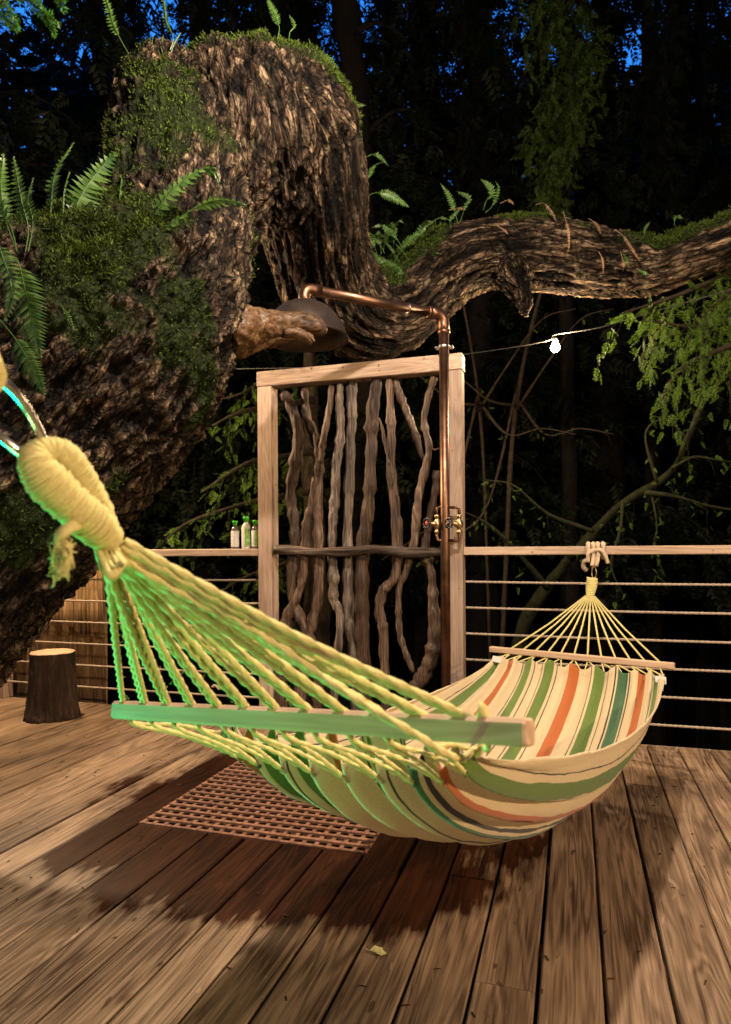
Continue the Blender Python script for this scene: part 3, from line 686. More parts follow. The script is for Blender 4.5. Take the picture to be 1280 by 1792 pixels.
# right: hemlock with lit hanging foliage and mossy bough
tot += tree('hemlock_tree', 'hemlock tree at the right edge with bright hanging foliage above a mossy bough', px4([(1560,1500,5.2,60),(1540,900,5.2,54),(1500,300,5.2,44),(1480,-300,5.2,30)]),
  [px4([(1530,330,5.1,14),(1400,400,4.6,9),(1290,470,4.2,6),(1190,515,4.1,4),(1090,548,4.05,1.5)]), px4([(1520,420,5.1,14),(1400,480,4.5,9),(1320,540,4.2,6),(1220,570,4.1,4),(1130,560,4.1,1.5)]),
   px4([(1520,520,5.1,12),(1400,560,4.3,8),(1290,600,4.0,5),(1200,640,3.95,3),(1160,690,3.9,1)]), px4([(1500,250,5,10),(1380,420,4.4,6),(1300,490,4.1,4),(1255,530,4.0,3),(1225,560,4.0,1.5)])],
  .34, .085, .040, hl_every=.05)
tot += tree('mossy_bough_tree', 'dark leaning tree behind the right railing with a long mossy bough and bare twigs', px4([(860,1500,6.0,18),(905,1150,5.9,14),(935,1060,5.8,11),(1010,960,5.5,8)]),
  [px4([(1000,975,5.5,8),(1080,890,5.2,8),(1170,830,4.8,6),(1205,765,4.5,5),(1240,690,4.4,4),(1300,640,4.3,2)]), px4([(1130,862,4.7,5),(1180,868,4.6,3.5),(1240,885,4.5,2.5),(1330,900,4.4,2)]),
   px4([(1175,820,4.6,3),(1215,800,4.5,2.5),(1262,806,4.4,1.5),(1330,815,4.3,1)]), px4([(1150,845,4.6,3),(1130,760,4.6,2),(1165,735,4.55,1.8),(1205,770,4.5,1)]), px4([(1090,880,4.8,3),(1085,930,4.6,2.4),(1070,990,4.5,1.8),(1095,1050,4.45,1)]), px4([(1140,860,4.7,2),(1150,920,4.6,1.6),(1145,960,4.6,1.2),(1165,1010,4.6,1)]),
   px4([(960,1030,5.3,6),(900,960,5.2,4),(850,915,5.1,2.5),(800,890,5.1,1)]), px4([(1040,930,5,4),(960,900,5,3),(900,850,5,1.8),(850,840,5,1)])],
  .16, .055, .07, barkm='mossytwig', hl_every=.16)
# left, behind the bottles
tot += tree('young_hemlock', 'young hemlock with layered green sprays between the trunk and the screen, above the bottles', px4([(560,1500,6.6,26),(555,1100,6.5,22),(545,800,6.4,16),(540,560,6.3,9)]),
  [px4([(548,700,6.3,6),(480,712,5.9,5),(420,722,5.5,4),(372,745,5.3,1.5)]), px4([(548,790,6.3,6),(490,800,5.9,5),(430,812,5.5,4),(352,862,5.2,1.5)]), px4([(552,860,6.3,6),(480,870,5.9,5),(400,890,5.5,4),(330,915,5.2,3),(285,948,5.1,1)]), px4([(552,960,6.4,6),(500,985,6.1,4),(430,1010,5.8,3),(380,1040,5.6,1)]), px4([(550,660,6.3,5),(470,668,6.0,4),(420,690,5.7,3),(380,700,5.6,1)])],
  .26, .10, .065, hl_every=.085)
# drooping boughs hung high over the limb
for (x, d, top_, bot, lab, dens) in ((985, 6.2, -60, 395, 'tall drooping hemlock with hanging green curtain above the middle of the mossy limb', .10), (845, 7.6, -80, 330, 'dark drooping hemlock left of the green curtain', .12), (1130, 7.4, -80, 400, 'dark drooping hemlock right of the green curtain', .12), (1225, 8.4, -60, 420, 'dark drooping hemlock at the upper right edge', .12), (725, 8.8, -60, 300, 'dark drooping hemlock between the arch and the curtain', .13)):
    tr_ax = [pr(x+18, 1500, d+.9, 16), pr(x+12, 900, d+.9, 14), pr(x+4, 300, d+.9, 10), pr(x, -200, d+.9, 8)]
    lims = []
    for k in range(16 if d < 7 else 15):
        y = top_+(bot-top_)*(k+.3)/15.5; sg = random.choice((-1, 1)); e = random.uniform(16, 72)*sg
        lims.append([pr(x+8, y-60, d+.9, 3), pr(x+e*.4, y-70, d+random.uniform(.1, .5), 2.5), pr(x+e*.8, y-45, d+random.uniform(-.2, .2), 2), pr(x+e, y-10, d+random.uniform(-.3, .2), 1)])
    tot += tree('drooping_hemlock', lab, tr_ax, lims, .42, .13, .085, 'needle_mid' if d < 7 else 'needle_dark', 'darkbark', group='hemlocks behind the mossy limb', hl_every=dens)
# slender trunk rising behind the arch
t_ax = px4([(600,1400,7.6,26),(640,700,7.6,24),(628,260,7.4,23),(618,120,7.4,22),(600,-20,7.4,24),(580,-160,7.4,20)])
tot += tree('slender_tree', 'slender dark tree trunk rising behind the right shoulder of the arch', t_ax, [px4([(610,60,7.4,7),(660,40,7.2,4),(700,60,7.1,1.5)]), px4([(600,-20,7.4,7),(520,-60,7.2,5),(450,-20,7,1.5)]), px4([(625,250,7.4,6),(680,200,7.3,4),(720,190,7.2,1.5)])], .5, .16, .12, 'needle_dark', 'darkbark')
for (x, r, lean) in ((838, 2.5, -30), (905, 4, 40)):
    tot += tree('bare_sapling', {838: 'thin bare sapling just right of the screen', 905: 'crooked bare sapling below the glowing bulb', 760: 'thin dark stem behind the driftwood', 1180: 'thin dark stem behind the tied rope', 1250: 'thin dark stem at the right edge'}[x], px4([(x-lean, 1500, 6.6, r*1.3), (x-lean*.5, 1000, 6.6, r*1.1), (x, 700, 6.5, r), (x+lean*1.6, 420, 6.6, r*.7)]),
       [px4([(x+random.uniform(-3, 3), 720-k*10, 6.5, 3), (x+sg*50, 640+k*60, 6.2, 2), (x+sg*110, 560+k*95, 6.1, 1.4), (x+sg*170, 540+k*110, 6, .8)]) for k, sg in ((0, 1), (1, -1), (2, 1), (4, -1))], .12, .05, .16, 'needle', 'twig', hl_every=.3, group='bare saplings behind the deck')
# the wood all round: big tall conifers, then the far wood on the hillside as one mass
def big_conifer(x, y, h, r0, label, gap=0):
    zb = -3.2+max(0, math.hypot(x, y)-11)*.55-.3; limbs = []
    k = 0; z_ = 1.0 if h > 6 else .3
    while z_ < h:
        n_ = 5
        for i in range(n_):
            a = random.random()*2*math.pi; l = (1-z_/h*.75)*2.7*random.uniform(.7, 1.2); c_, s2 = math.cos(a), math.sin(a)
            limbs.append([(x, y, z_, .02), (x+c_*l*.4, y+s2*l*.4, z_+.15, .016), (x+c_*l*.8, y+s2*l*.8, z_-.15, .01), (x+c_*l, y+s2*l, z_-.55, .004)])
        z_ += random.uniform(.45, .62)
    root = empty('tall_conifer', (x, y, zb), label, 'tree', 'tall dark conifers round the deck')
    tm = MB(); tt_ = smooth_path([(x, y, zb, r0), (x+.1, y, h*.4, r0*.8), (x, y+.1, h*.8, r0*.45), (x, y, h+1, .03)], 6); tm.tube(tt_[:, :3], tt_[:, 3], 12, True, rough=.1); tm.obj('trunk', MAT['darkbark'], root, True)
    bm_ = MB(); ps = []
    for L in limbs: q = smooth_path(L, 3); bm_.tube(q[:, :3], q[:, 3], 4, False); ps.append(q)
    o = bm_.obj('branches', MAT['darkbark'], root, True); o['kind'] = 'stuff'
    pos, dr = strand_points(ps, .060, .12); pos = pos-np.array([[0, 0, 1]])*RNG.uniform(0, .45, (len(pos), 1))
    dr = dr*.5+np.array((0, 0, -.5))
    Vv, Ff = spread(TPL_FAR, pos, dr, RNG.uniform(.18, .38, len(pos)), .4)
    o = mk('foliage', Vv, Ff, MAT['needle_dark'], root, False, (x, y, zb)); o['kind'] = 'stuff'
    return len(Ff)
spots = [(-4.9, 8.0), (-3.5, 8.3), (-1.2, 8.6), (-6.2, 5.6), (-8.3, 4.2), (-9.5, 7.4), (-7.0, 9.0), (-4.6, 10.2), (-2.2, 10.6), (0.4, 9.6), (2.9, 9.3), (5.2, 8.4), (7.6, 7.2), (-5.8, 13), (-.6, 13.4), (4.2, 12.8), (-9.4, 11.5), (-3.4, 12.4), (1.7, 12.2)]
names_ = ['behind the left shoulder of the arch', 'just behind the arch', 'just behind the hanging limb', 'close behind the slat fence', 'outside the left edge', 'behind the slat fence', 'left of the arch', 'behind the top of the arch', 'behind the hanging limb', 'behind the shower pipe', 'behind the glowing bulb', 'behind the right hemlock', 'outside the right edge', 'far back at the left', 'far back in the middle', 'far back at the right', 'far back at the far left', 'far back behind the arch', 'far back behind the bulb']
for (x, y), nm in zip(spots, names_): tot += big_conifer(x, y, random.uniform(11, 14) if y < 11 else 16, .22, 'tall dark conifer '+nm)
# far wood and canopy overhead (outside the frame, added to block sky light): one mass of sprays
def mass(name, pos, size, label, dr=None):
    dr = np.tile(np.array((0, 0, -.6)), (len(pos), 1))+RNG.normal(0, .6, (len(pos), 3)) if dr is None else dr
    Vv, Ff = spread(TPL_FAR[::1], pos, dr, RNG.uniform(.7, 1.3, len(pos))*size, .5)
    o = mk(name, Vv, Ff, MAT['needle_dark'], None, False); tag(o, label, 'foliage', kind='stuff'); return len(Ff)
n_ = 15000; a = RNG.uniform(0, 2*math.pi, n_); r_ = RNG.uniform(16, 21, n_); zz = -1+(r_-11)*.4+RNG.rand(n_)**1.1*11
tot += mass('far_wood', np.stack([np.cos(a)*r_, np.sin(a)*r_, zz], 1), 1.9, 'dark wood on the hillside all round the treehouse deck')
n_ = 9000; r_ = np.sqrt(RNG.rand(n_))*12; a = RNG.uniform(0, 2*math.pi, n_); cy_ = np.sin(a)*r_-2
pos = np.stack([np.cos(a)*r_, cy_, 9.0+RNG.uniform(0, 2.2, n_)+r_*.25], 1)
tot += mass('added_canopy', pos, 1.5, 'added evergreen canopy over the deck that keeps out sky light')
print('foliage tris', tot)
# fir twig hanging into the upper left corner, close to the lens
root = empty('fir_twig', P(-60, -60, 1.15), 'out of focus bright green fir twig hanging into the upper left corner', 'twig')
ps = []
for a, b in (((-80, -60), (100, 40)), ((-60, 10), (30, 50)), ((10, -60), (95, 58)), ((60, -70), (110, 10)), ((-40, -40), (22, 30))):
    q = [P(a[0]+(b[0]-a[0])*s, a[1]+(b[1]-a[1])*s-14*math.sin(s*3), 1.15) for s in (0, .3, .6, 1)]; ps.append([tuple(v) for v in q]); m_ = MB(); m_.tube(q, .0014, 5); m_.obj('stem', MAT['twig'], root, True)
pos, dr = strand_points(ps, .0022, .001); Vv, Ff = spread(spray_tpl(2, .9, .13), pos, dr+np.array((0, 0, -.3)), RNG.uniform(.010, .016, len(pos)), .8)
o = mk('needles', Vv, Ff, MAT['fir'], root, False, tuple(root.location)); o['kind'] = 'stuff'

# ------------------------------------------------------------------ railings
Y0 = 3.80
XL = PY(455, 965, Y0).x; XR = PY(811, 965, Y0).x
def railing(xa, xb, label, posts):
    root = empty('railing', ((xa+xb)/2, Y0+.04, 0), label, 'railing', 'timber railings with rope cables along the deck edge')
    MB().box(xa, xb, Y0, Y0+.11, 1.022, 1.068, .004).obj('rail', MAT['timber_x'], root, origin=((xa+xb)/2, Y0, 1.04))
    for k in range(6):
        zz = .868-.150*k; sag = .006
        m_ = MB(); xs = np.linspace(xa, xb, int(abs(xb-xa)/.010)); s_ = (xs-xa)/(xb-xa)
        pts = np.stack([xs, np.full_like(xs, Y0+.055), zz-sag*4*s_*(1-s_)], 1)
        m_.tube(pts, .0068, 6, True, 2, 120, .22).obj('cable', MAT['cable'], root, True)
    for x in posts: MB().box(x, x+.089, Y0+.01, Y0+.099, 0, 1.021, .004).obj('post', MAT['timber'], root, origin=(x, Y0, .5))
    return root
XC = PY(-4, 1150, Y0).x
railing(XC-.05, XL-.003, 'pale timber railing with six rope cables left of the shower screen, carrying the bottles', [XC-.05])
railing(XR+.003, 1.6, 'pale timber railing with six rope cables right of the shower screen, where the hammock hangs', [1.5])
# cable knot on the lowest left cable
a = PY(385, 1202, Y0+.055)
kt = MB(); rope(kt, [a+Vector((-.05, -.006, .0)), a+Vector((-.02, -.02, .012)), a+Vector((0, -.01, -.01)), a+Vector((.03, -.02, .008)), a+Vector((.06, -.006, 0))], .008)
tag(kt.obj('rope_knot', MAT['tie'], None, True), 'pale rope knotted round the lowest cable left of the screen', 'rope')

# ------------------------------------------------------------------ shower screen
zt = 2.175; scr = empty('shower_screen', ((XL+XR)/2, Y0+.04, 0), 'tall timber framed screen filled with upright driftwood branches', 'screen')
PWD = .094
MB().box(XL, XL+PWD, Y0-.02, Y0+PWD-.02, 0, zt-PWD-.001, .004).obj('post', MAT['timber'], scr, origin=(XL, Y0, 1))
MB().box(XR-PWD, XR, Y0-.02, Y0+PWD-.02, 0, zt-PWD-.001, .004).obj('post', MAT['timber'], scr, origin=(XR-PWD, Y0, 1.3))
MB().box(XL-.004, XR+.004, Y0-.023, Y0+PWD-.017, zt-PWD, zt, .004).obj('top_beam', MAT['timber_x'], scr, origin=(XL, Y0, zt))
YS = Y0+.03
sticks = [
 ('drift', [(497,688,9),(512,718,11),(523,760,11),(517,810,11),(508,860,11),(514,905,11),(516,955,10),(511,1037,9),(530,1090,9),(552,1140,9),(557,1180,9),(556,1250,9)], 0),
 ('drift', [(533,680,7),(537,727,8),(551,763,9),(560,795,9),(558,838,9),(556,900,10),(557,955,10),(557,1037,10),(541,1106,11),(531,1140,12),(527,1190,13),(524,1250,13)], .01),
 ('drift_dark', [(551,835,5),(545,880,6),(538,910,7),(533,969,8),(526,1030,8),(506,1072,10),(497,1110,12),(494,1160,13),(494,1250,13)], -.02),
 ('drift', [(581,675,5),(576,720,6),(566,770,6),(562,810,5)], -.02),
 ('drift_grey', [(596,673,7),(594,702,8),(596,756,8),(589,810,9),(587,864,9),(583,910,9),(581,955,9),(583,1003,9),(585,1048,9),(596,1079,8),(592,1140,7),(587,1185,7),(585,1250,7)], 0),
 ('drift_grey', [(616,668,9),(616,720,9),(614,774,9),(612,846,9),(609,920,9),(609,1003,9),(611,1072,10),(618,1141,10),(623,1195,10),(625,1260,10)], .02),
 ('drift_dark', [(660,665,10),(652,720,12),(650,774,11),(648,846,11),(641,918,12),(635,969,12),(633,1037,13),(635,1106,13),(637,1180,13),(640,1260,13)], 0),
 ('drift', [(681,665,6),(684,738,8),(684,810,9),(691,882,9),(696,950,10),(692,1008,10),(669,1035,10),(664,1072,9),(671,1106,9),(674,1180,9),(676,1262,9)], -.01),
 ('drift', [(664,731,1.5),(670,752,3),(676,785,3),(682,812,3)], -.03),
 ('drift_dark', [(690,665,6),(704,700,7),(716,732,7),(729,766,7),(740,806,4)], .01),
 ('drift', [(760,660,6),(748,702,6),(742,738,6),(751,781,7),(745,817,8),(734,864,8),(729,905,8),(724,952,8),(712,996,7),(699,1030,6),(698,1072,6),(701,1113,6),(712,1147,6),(724,1176,5)], -.015),
 ('drift', [(752,785,3),(762,787,2.5),(770,784,1.5)], -.015),
 ('drift_dark', [(766,824,7),(761,864,8),(752,910,7),(744,955,7),(746,990,9)], .015),
 ('drift', [(746,975,10),(756,1010,9),(759,1060,10),(762,1110,12),(756,1150,14),(739,1185,14),(722,1215,15),(718,1262,15)], -.01),
]
for mt_, pts, dy in sticks:
    q = []
    for (x, y, r) in pts:
        p = PY(x, min(y, 1262), YS+dy); d = (p-CAMP).dot(FWD); q.append((p.x, p.y, max(p.z, .0), .9*r/FPX*d))
    s_ = smooth_path(q, 7); m_ = MB(); kn = 1+.10*np.sin(np.arange(len(s_))*1.3)+.28*np.maximum(0, RNG.rand(len(s_))-.86)/.14*(np.abs(s_[:, 3]) > .012)
    VV, FF = tube(s_[:, :3], np.abs(s_[:, 3])*kn, 22, True, rough=.05)
    ax_ = np.repeat(s_[:, :3], 22, axis=0); nz_ = fbm(VV*np.array((85, 85, 7))+s_[0, 0]*50, 3)-.5; VV = ax_+(VV-ax_)*(1+nz_*.75)[:, None]; m_.add(VV, FF)
    m_.obj('branch', MAT[mt_], scr, True, tuple(q[0][:3]))
q = [PY(x, y, YS-.055) for x, y in ((481, 962), (520, 963), (557, 966), (610, 965), (660, 962), (720, 967), (776, 966))]
m_ = MB(); s_ = smooth_path(q, 8); VV, FF = tube(s_, .026*(1+.12*np.sin(np.arange(len(s_))*.35)), 22, True, rough=.05); ax_ = np.repeat(s_, 22, axis=0); VV = ax_+(VV-ax_)*(1+(fbm(VV*np.array((7, 85, 85)), 3)-.5)*.7)[:, None]; m_.add(VV, FF); m_.obj('crosspiece', MAT['drift_x'], scr, True, tuple(q[0]))

# ------------------------------------------------------------------ shower
YP = Y0-.062
pb = PY(781, 1200, YP); pt = PY(779, 560, YP)
sh = empty('shower', (pb.x, YP, 0), 'outdoor shower with brown copper pipe, dome head and two brass valves on the screen post', 'shower')
PRr = .0275
ar0 = Vector((pb.x, YP, 0)); ztop = 2.385
tip = P(533, 500, 3.38); tip.z = ztop
def arc_path(a, b, c, r, k=6):
    """a->b->c with a rounded corner of radius r at b"""
    a, b, c = map(Vector, (a, b, c)); u = (a-b).normalized(); v = (c-b).normalized()
    out = [a]
    for i in range(k+1):
        s = i/k; p0 = b+u*r; p1 = b; p2 = b+v*r; out.append(p0*(1-s)**2+p1*2*s*(1-s)+p2*s*s)
    return out+[c]
MB().tube([ar0, ar0+Vector((0, 0, ztop-.09))], PRr, 20).obj('riser_pipe', MAT['copper'], sh, True)
top = Vector((pb.x, YP, ztop)); v = (tip-top).normalized()
e = MB(); e.tube(arc_path(top-Vector((0, 0, .10)), top, top+v*.10, .06, 8), PRr+.004, 20)
e.lathe(top-Vector((0, 0, .11)), [(PRr+.003, 0), (PRr+.008, .003), (PRr+.008, .02), (PRr+.004, .024)], 20); e.lathe(top+v*.09, [(PRr+.003, 0), (PRr+.008, .003), (PRr+.008, .02), (PRr+.003, .024)], 20, v)
e.obj('elbow', MAT['copper'], sh, True)
MB().tube([top+v*.08, tip-v*.07], PRr*.95, 20).obj('arm_pipe', MAT['copper'], sh, True)
MB().tube(arc_path(tip-v*.09, tip, tip-Vector((0, 0, .07)), .05, 8), PRr+.003, 20).obj('elbow', MAT['copper'], sh, True)
MB().lathe(top+v*.235, [(PRr, 0), (PRr+.004, .001), (PRr+.004, .008), (PRr, .009)], 20, v).obj('ring', MAT['steel'], sh, True)
hc = tip-Vector((0, 0, .06))
prof = [(.022, 0), (.03, -.004), (.07, -.014), (.12, -.04), (.165, -.082), (.20, -.135), (.217, -.185), (.224, -.19), (.222, -.20), (.21, -.196)]
inner = [(.19, -.14), (.155, -.09), (.11, -.05), (.06, -.03), (.02, -.03)]
MB().lathe(hc, prof+inner, 48).obj('shower_head', MAT['dome'], sh, True)
MB().lathe(hc-Vector((0, 0, .165)), [(.05, 0), (.075, .004), (.08, .02), (.03, .05), (.02, .12)], 24).obj('rose', MAT['dome'], sh, True)
st_ = PY(779, 609, YP)
c_ = MB(); c_.lathe(Vector((pb.x, YP, st_.z)), [(PRr, 0), (PRr+.004, .001), (PRr+.004, .014), (PRr, .015)], 20)
c_.box(pb.x-PRr-.022, pb.x+PRr+.022, YP+.0, Y0-.0235, st_.z+.002, st_.z+.012, .001); c_.ball((pb.x-PRr-.02, YP-.004, st_.z+.007), .006, 6); c_.ball((pb.x+PRr+.02, YP-.004, st_.z+.007), .006, 6)
c_.obj('clamp', MAT['steel'], sh)
def valve(px, label, hub):
    x = PY(px, 915, YP-.05).x; zc = PY(px, 917, YP-.05).z; zt_ = PY(px, 887, YP-.05).z; zb_ = PY(px, 946, YP-.05).z; y = YP-.012
    root = link('valve', None, sh, (x, y, zc)); root['label'] = label
    s = 1 if x > pb.x else -1; x2 = pb.x
    p_ = MB()
    p_.tube(arc_path((x2, y, zt_), (x, y, zt_), (x, y, zc+.03), .018, 6), .0085, 12); p_.tube(arc_path((x2, y, zb_), (x, y, zb_), (x, y, zc-.03), .018, 6), .0085, 12)
    p_.obj('loop_pipe', MAT['copper'], root, True)
    b_ = MB(); b_.lathe((x, y, zc-.055), [(.009, 0), (.014, .002), (.014, .018), (.011, .02), (.013, .03), (.021, .042), (.023, .055), (.021, .068), (.013, .08), (.011, .09), (.014, .092), (.014, .108), (.009, .11)], 12)
    ax = Vector((-.55, -.83, .05)).normalized(); b_.lathe((x, y, zc), [(.012, 0), (.015, .02), (.015, .032), (.010, .034), (.009, .06), (.005, .062), (.005, .085)], 12, ax)
    b_.obj('valve_body', MAT['brass'], root, True)
    hcx = Vector((x, y, zc))+ax*.083; u = ax.cross(Vector((0, 0, 1))).normalized(); w_ = ax.cross(u)
    h = MB(); ring = [hcx+(u*math.cos(a)+w_*math.sin(a))*(.027+.0025*math.cos(a*8)) for a in np.linspace(0, 2*math.pi, 41)]
    h.tube(ring, .0052, 8, False)
    for i in range(4):
        a = i*math.pi/2+.4; d = u*math.cos(a)+w_*math.sin(a); h.tube([hcx, hcx+d*.026], .0035, 6)
    h.obj('handwheel', MAT['black'], root, True)
    MB().lathe(hcx-ax*.002, [(.010, 0), (.010, .006), (.006, .008)], 14, ax).obj('hub_cap', MAT[hub], root, True)
valve(763, 'brass valve with a red centred black handwheel', 'red')
valve(802, 'brass valve with an all black handwheel', 'black')

# ------------------------------------------------------------------ bottles on the rail
def bottle(px, w_, h, style, label, tilt=False):
    p = PY(px, 960, Y0+.05); p.z = 1.0685; r = w_/2
    root = empty('bottle', p, label, 'bottle', 'plastic bottles on the left railing')
    MB().lathe(p, [(r*.9, 0), (r, .004), (r, h*.66), (r*.9, h*.73), (r*.55, h*.79), (r*.42, h*.81), (r*.42, h*.84)], 20).obj('body', MAT[style[0]], root, True)
    MB().lathe(p+Vector((0, 0, h*.07)), [(r*1.004, 0), (r*1.015, .001), (r*1.015, h*.56), (r*1.004, h*.565)], 20).obj('label_wrap', MAT['label'], root, True)
    if style[1]:
        m_ = MB(); n_ = 7; V = []; F_ = []
        for i in range(n_+1):
            a = -1.35+i*1.15/n_; 
            for zz in (h*.08, h*.62): V.append((p.x+r*1.04*math.cos(a), p.y+r*1.04*math.sin(a), p.z+zz))
        for i in range(n_): F_.append([2*i, 2*i+2, 2*i+3, 2*i+1])
        m_.add(V, F_).obj('picture', MAT['label_green'], root, True)
    c_ = MB(); cp = p+Vector((0, 0, h*.835)); cr = r*.62
    if tilt:
        c_.lathe(cp, [(cr*.8, 0), (cr*.85, h*.07), (cr*1.05, h*.085), (cr*1.05, h*.1)], 16)
        c_.lathe(cp+Vector((-cr*.9, 0, h*.09)), [(cr*.95, 0), (cr*1.05, .006), (cr*.9, .016)], 16, (-.5, .1, .85))
    else: c_.lathe(cp, [(cr*.85, 0), (cr*.85, h*.08), (cr*1.1, h*.1), (cr*1.15, h*.15), (cr*.9, h*.165)], 16)
    c_.obj('cap', MAT['capgreen'], root, True)
bottle(412, .052, .180, ('bottle', False), 'dark bottle with pale printed label and closed green cap, leftmost on the rail')
bottle(431, .056, .205, ('label', True), 'tallest bottle, white with green picture and flipped open green cap, in the middle')
bottle(447.5, .050, .182, ('bottle', True), 'dark bottle with green cap standing against the screen post')

# ------------------------------------------------------------------ stump
b = PZ(93, 1255); sr = .158; shh = .415
rt = empty('stump', b, 'sawn log stump with dark bark and pale cut top standing on the deck', 'stump')
n_, m2 = 56, 22; V = []
for j in range(m2+1):
    s = j/m2
    for i in range(n_):
        a = 2*math.pi*i/n_
        r_ = sr*(1-.17*s**.6+.05*(1-s)**4)*(1+.03*math.sin(3*a+1)+.02*math.sin(7*a+s*2)+.026*math.sin(19*a+3*math.sin(s*5))+.014*math.sin(41*a-4*math.sin(s*7))+.012*random.uniform(-1, 1))
        V.append((b.x+r_*math.cos(a), b.y+r_*math.sin(a), b.z+shh*s))
F_ = [[j*n_+i, j*n_+(i+1) % n_, (j+1)*n_+(i+1) % n_, (j+1)*n_+i] for j in range(m2) for i in range(n_)]
F_ += [list(range(n_))[::-1]]
mk('bark', np.array(V), F_, MAT['stumpbark'], rt, True, tuple(b))
topv = np.array(V[-n_:]); cc = topv.mean(0); V2 = []
for k, (sc_, dz) in enumerate(((1, 0), (.97, .006), (.6, .009), (.2, .008))): V2 += [tuple(cc+(q-cc)*sc_+np.array((0, 0, dz))) for q in topv]
F2 = [[k*n_+i, k*n_+(i+1) % n_, (k+1)*n_+(i+1) % n_, (k+1)*n_+i] for k in range(3) for i in range(n_)]+[[3*n_+i for i in range(n_)]]
mk('cut_top', np.array(V2), F2, MAT['cut'], rt, True, (cc[0], cc[1], cc[2]))

# ------------------------------------------------------------------ reed screen low behind the railing, slat fence high on the left
rs = empty('reed_screen', PY(100, 1215, 4.12), 'golden split reed screen in two overlapping tiers behind the left railing', 'reed screen')
x = PY(-120, 1100, 4.1).x; xe = PY(178, 1100, 4.1).x
while x < xe:
    w_ = random.uniform(.022, .042); zt_ = random.uniform(.43, .50)
    MB().box(x, x+w_-.003, 4.11, 4.125+random.uniform(0, .01), -.35, zt_+.2, .003).obj('reed', MAT['reed'], rs, origin=(x, 4.1, .2))
    o = MB(); o.box(x+.006, x+w_+.004, 4.07, 4.09+random.uniform(0, .012), zt_+random.uniform(-.05, .03), 1.6, .003); o = o.obj('reed', MAT['reed'], rs, origin=(x, 4.05, .9))
    o.rotation_euler.y = random.uniform(-.02, .02)
    x += w_
fn = empty('slat_fence', P(0, 1200, 6.0), 'tall dark vertical slat fence at the far left behind the mossy trunk', 'fence')
for i in range(26):
    q = P(-160+i*13.5, 960, 5.2+i*.10); hgt = 3.95-i*.015+random.uniform(-.12, .12)
    o = MB().box(q.x-.034, q.x+.034, q.y-.012, q.y+.012, -1, hgt, .004).obj('slat', MAT['slat'], fn, origin=(q.x, q.y, 1))
    o.rotation_euler.z = YAW+random.uniform(-.2, .2); o.rotation_euler.y = random.uniform(-.02, .02)

# ------------------------------------------------------------------ fallen leaf
c0 = PZ(661, 1669); V = []; F_ = []
ol = [(0, 0), (.012, .012), (.022, .011), (.03, .015), (.037, .009), (.047, .003), (.037, -.008), (.028, -.012), (.02, -.010), (.01, -.011)]
V = [(c0.x-.023+x, c0.y+y*1.1, .004+.006*abs(y)/.015+.004*math.sin(x*120)) for x, y in ol]+[(c0.x, c0.y, .004)]
F_ = [[10, i, (i+1) % 10] for i in range(10)]
lf = empty('fallen_leaf', (c0.x, c0.y, .002), 'small pale yellow green leaf lying on the deck boards in front', 'leaf')
bld = mk('blade', np.array(V), F_, MAT['yellowleaf'], lf, False, tuple(c0)); sd = bld.modifiers.new('thickness', 'SOLIDIFY'); sd.thickness = .0006
MB().tube([(c0.x-.023, c0.y, .005), (c0.x-.036, c0.y+.004, .006)], .0007, 5).obj('stalk', MAT['yellowleaf'], lf)

# needles, bark crumbs and grit fallen on the boards
m_ = MB()
for k in range(260):
    x, y = random.uniform(-3.2, 1.2), random.uniform(.9, 3.6); a_ = random.uniform(0, 3.14); l_ = random.uniform(.003, .013); w_ = random.uniform(.0006, .0022) if k % 3 else .003
    u_ = Vector((math.cos(a_), math.sin(a_), 0)); v_ = Vector((-u_.y, u_.x, 0)); p_ = Vector((x, y, .0025))
    m_.add([p_-u_*l_-v_*w_, p_-u_*l_+v_*w_, p_+u_*l_+v_*w_, p_+u_*l_-v_*w_, p_+Vector((0, 0, .0022))], [[0, 1, 4], [1, 2, 4], [2, 3, 4], [3, 0, 4], [3, 2, 1, 0]])
tag(m_.obj('litter', MAT['litter']), 'fine needles and bark crumbs scattered over the deck boards', 'litter', kind='stuff')

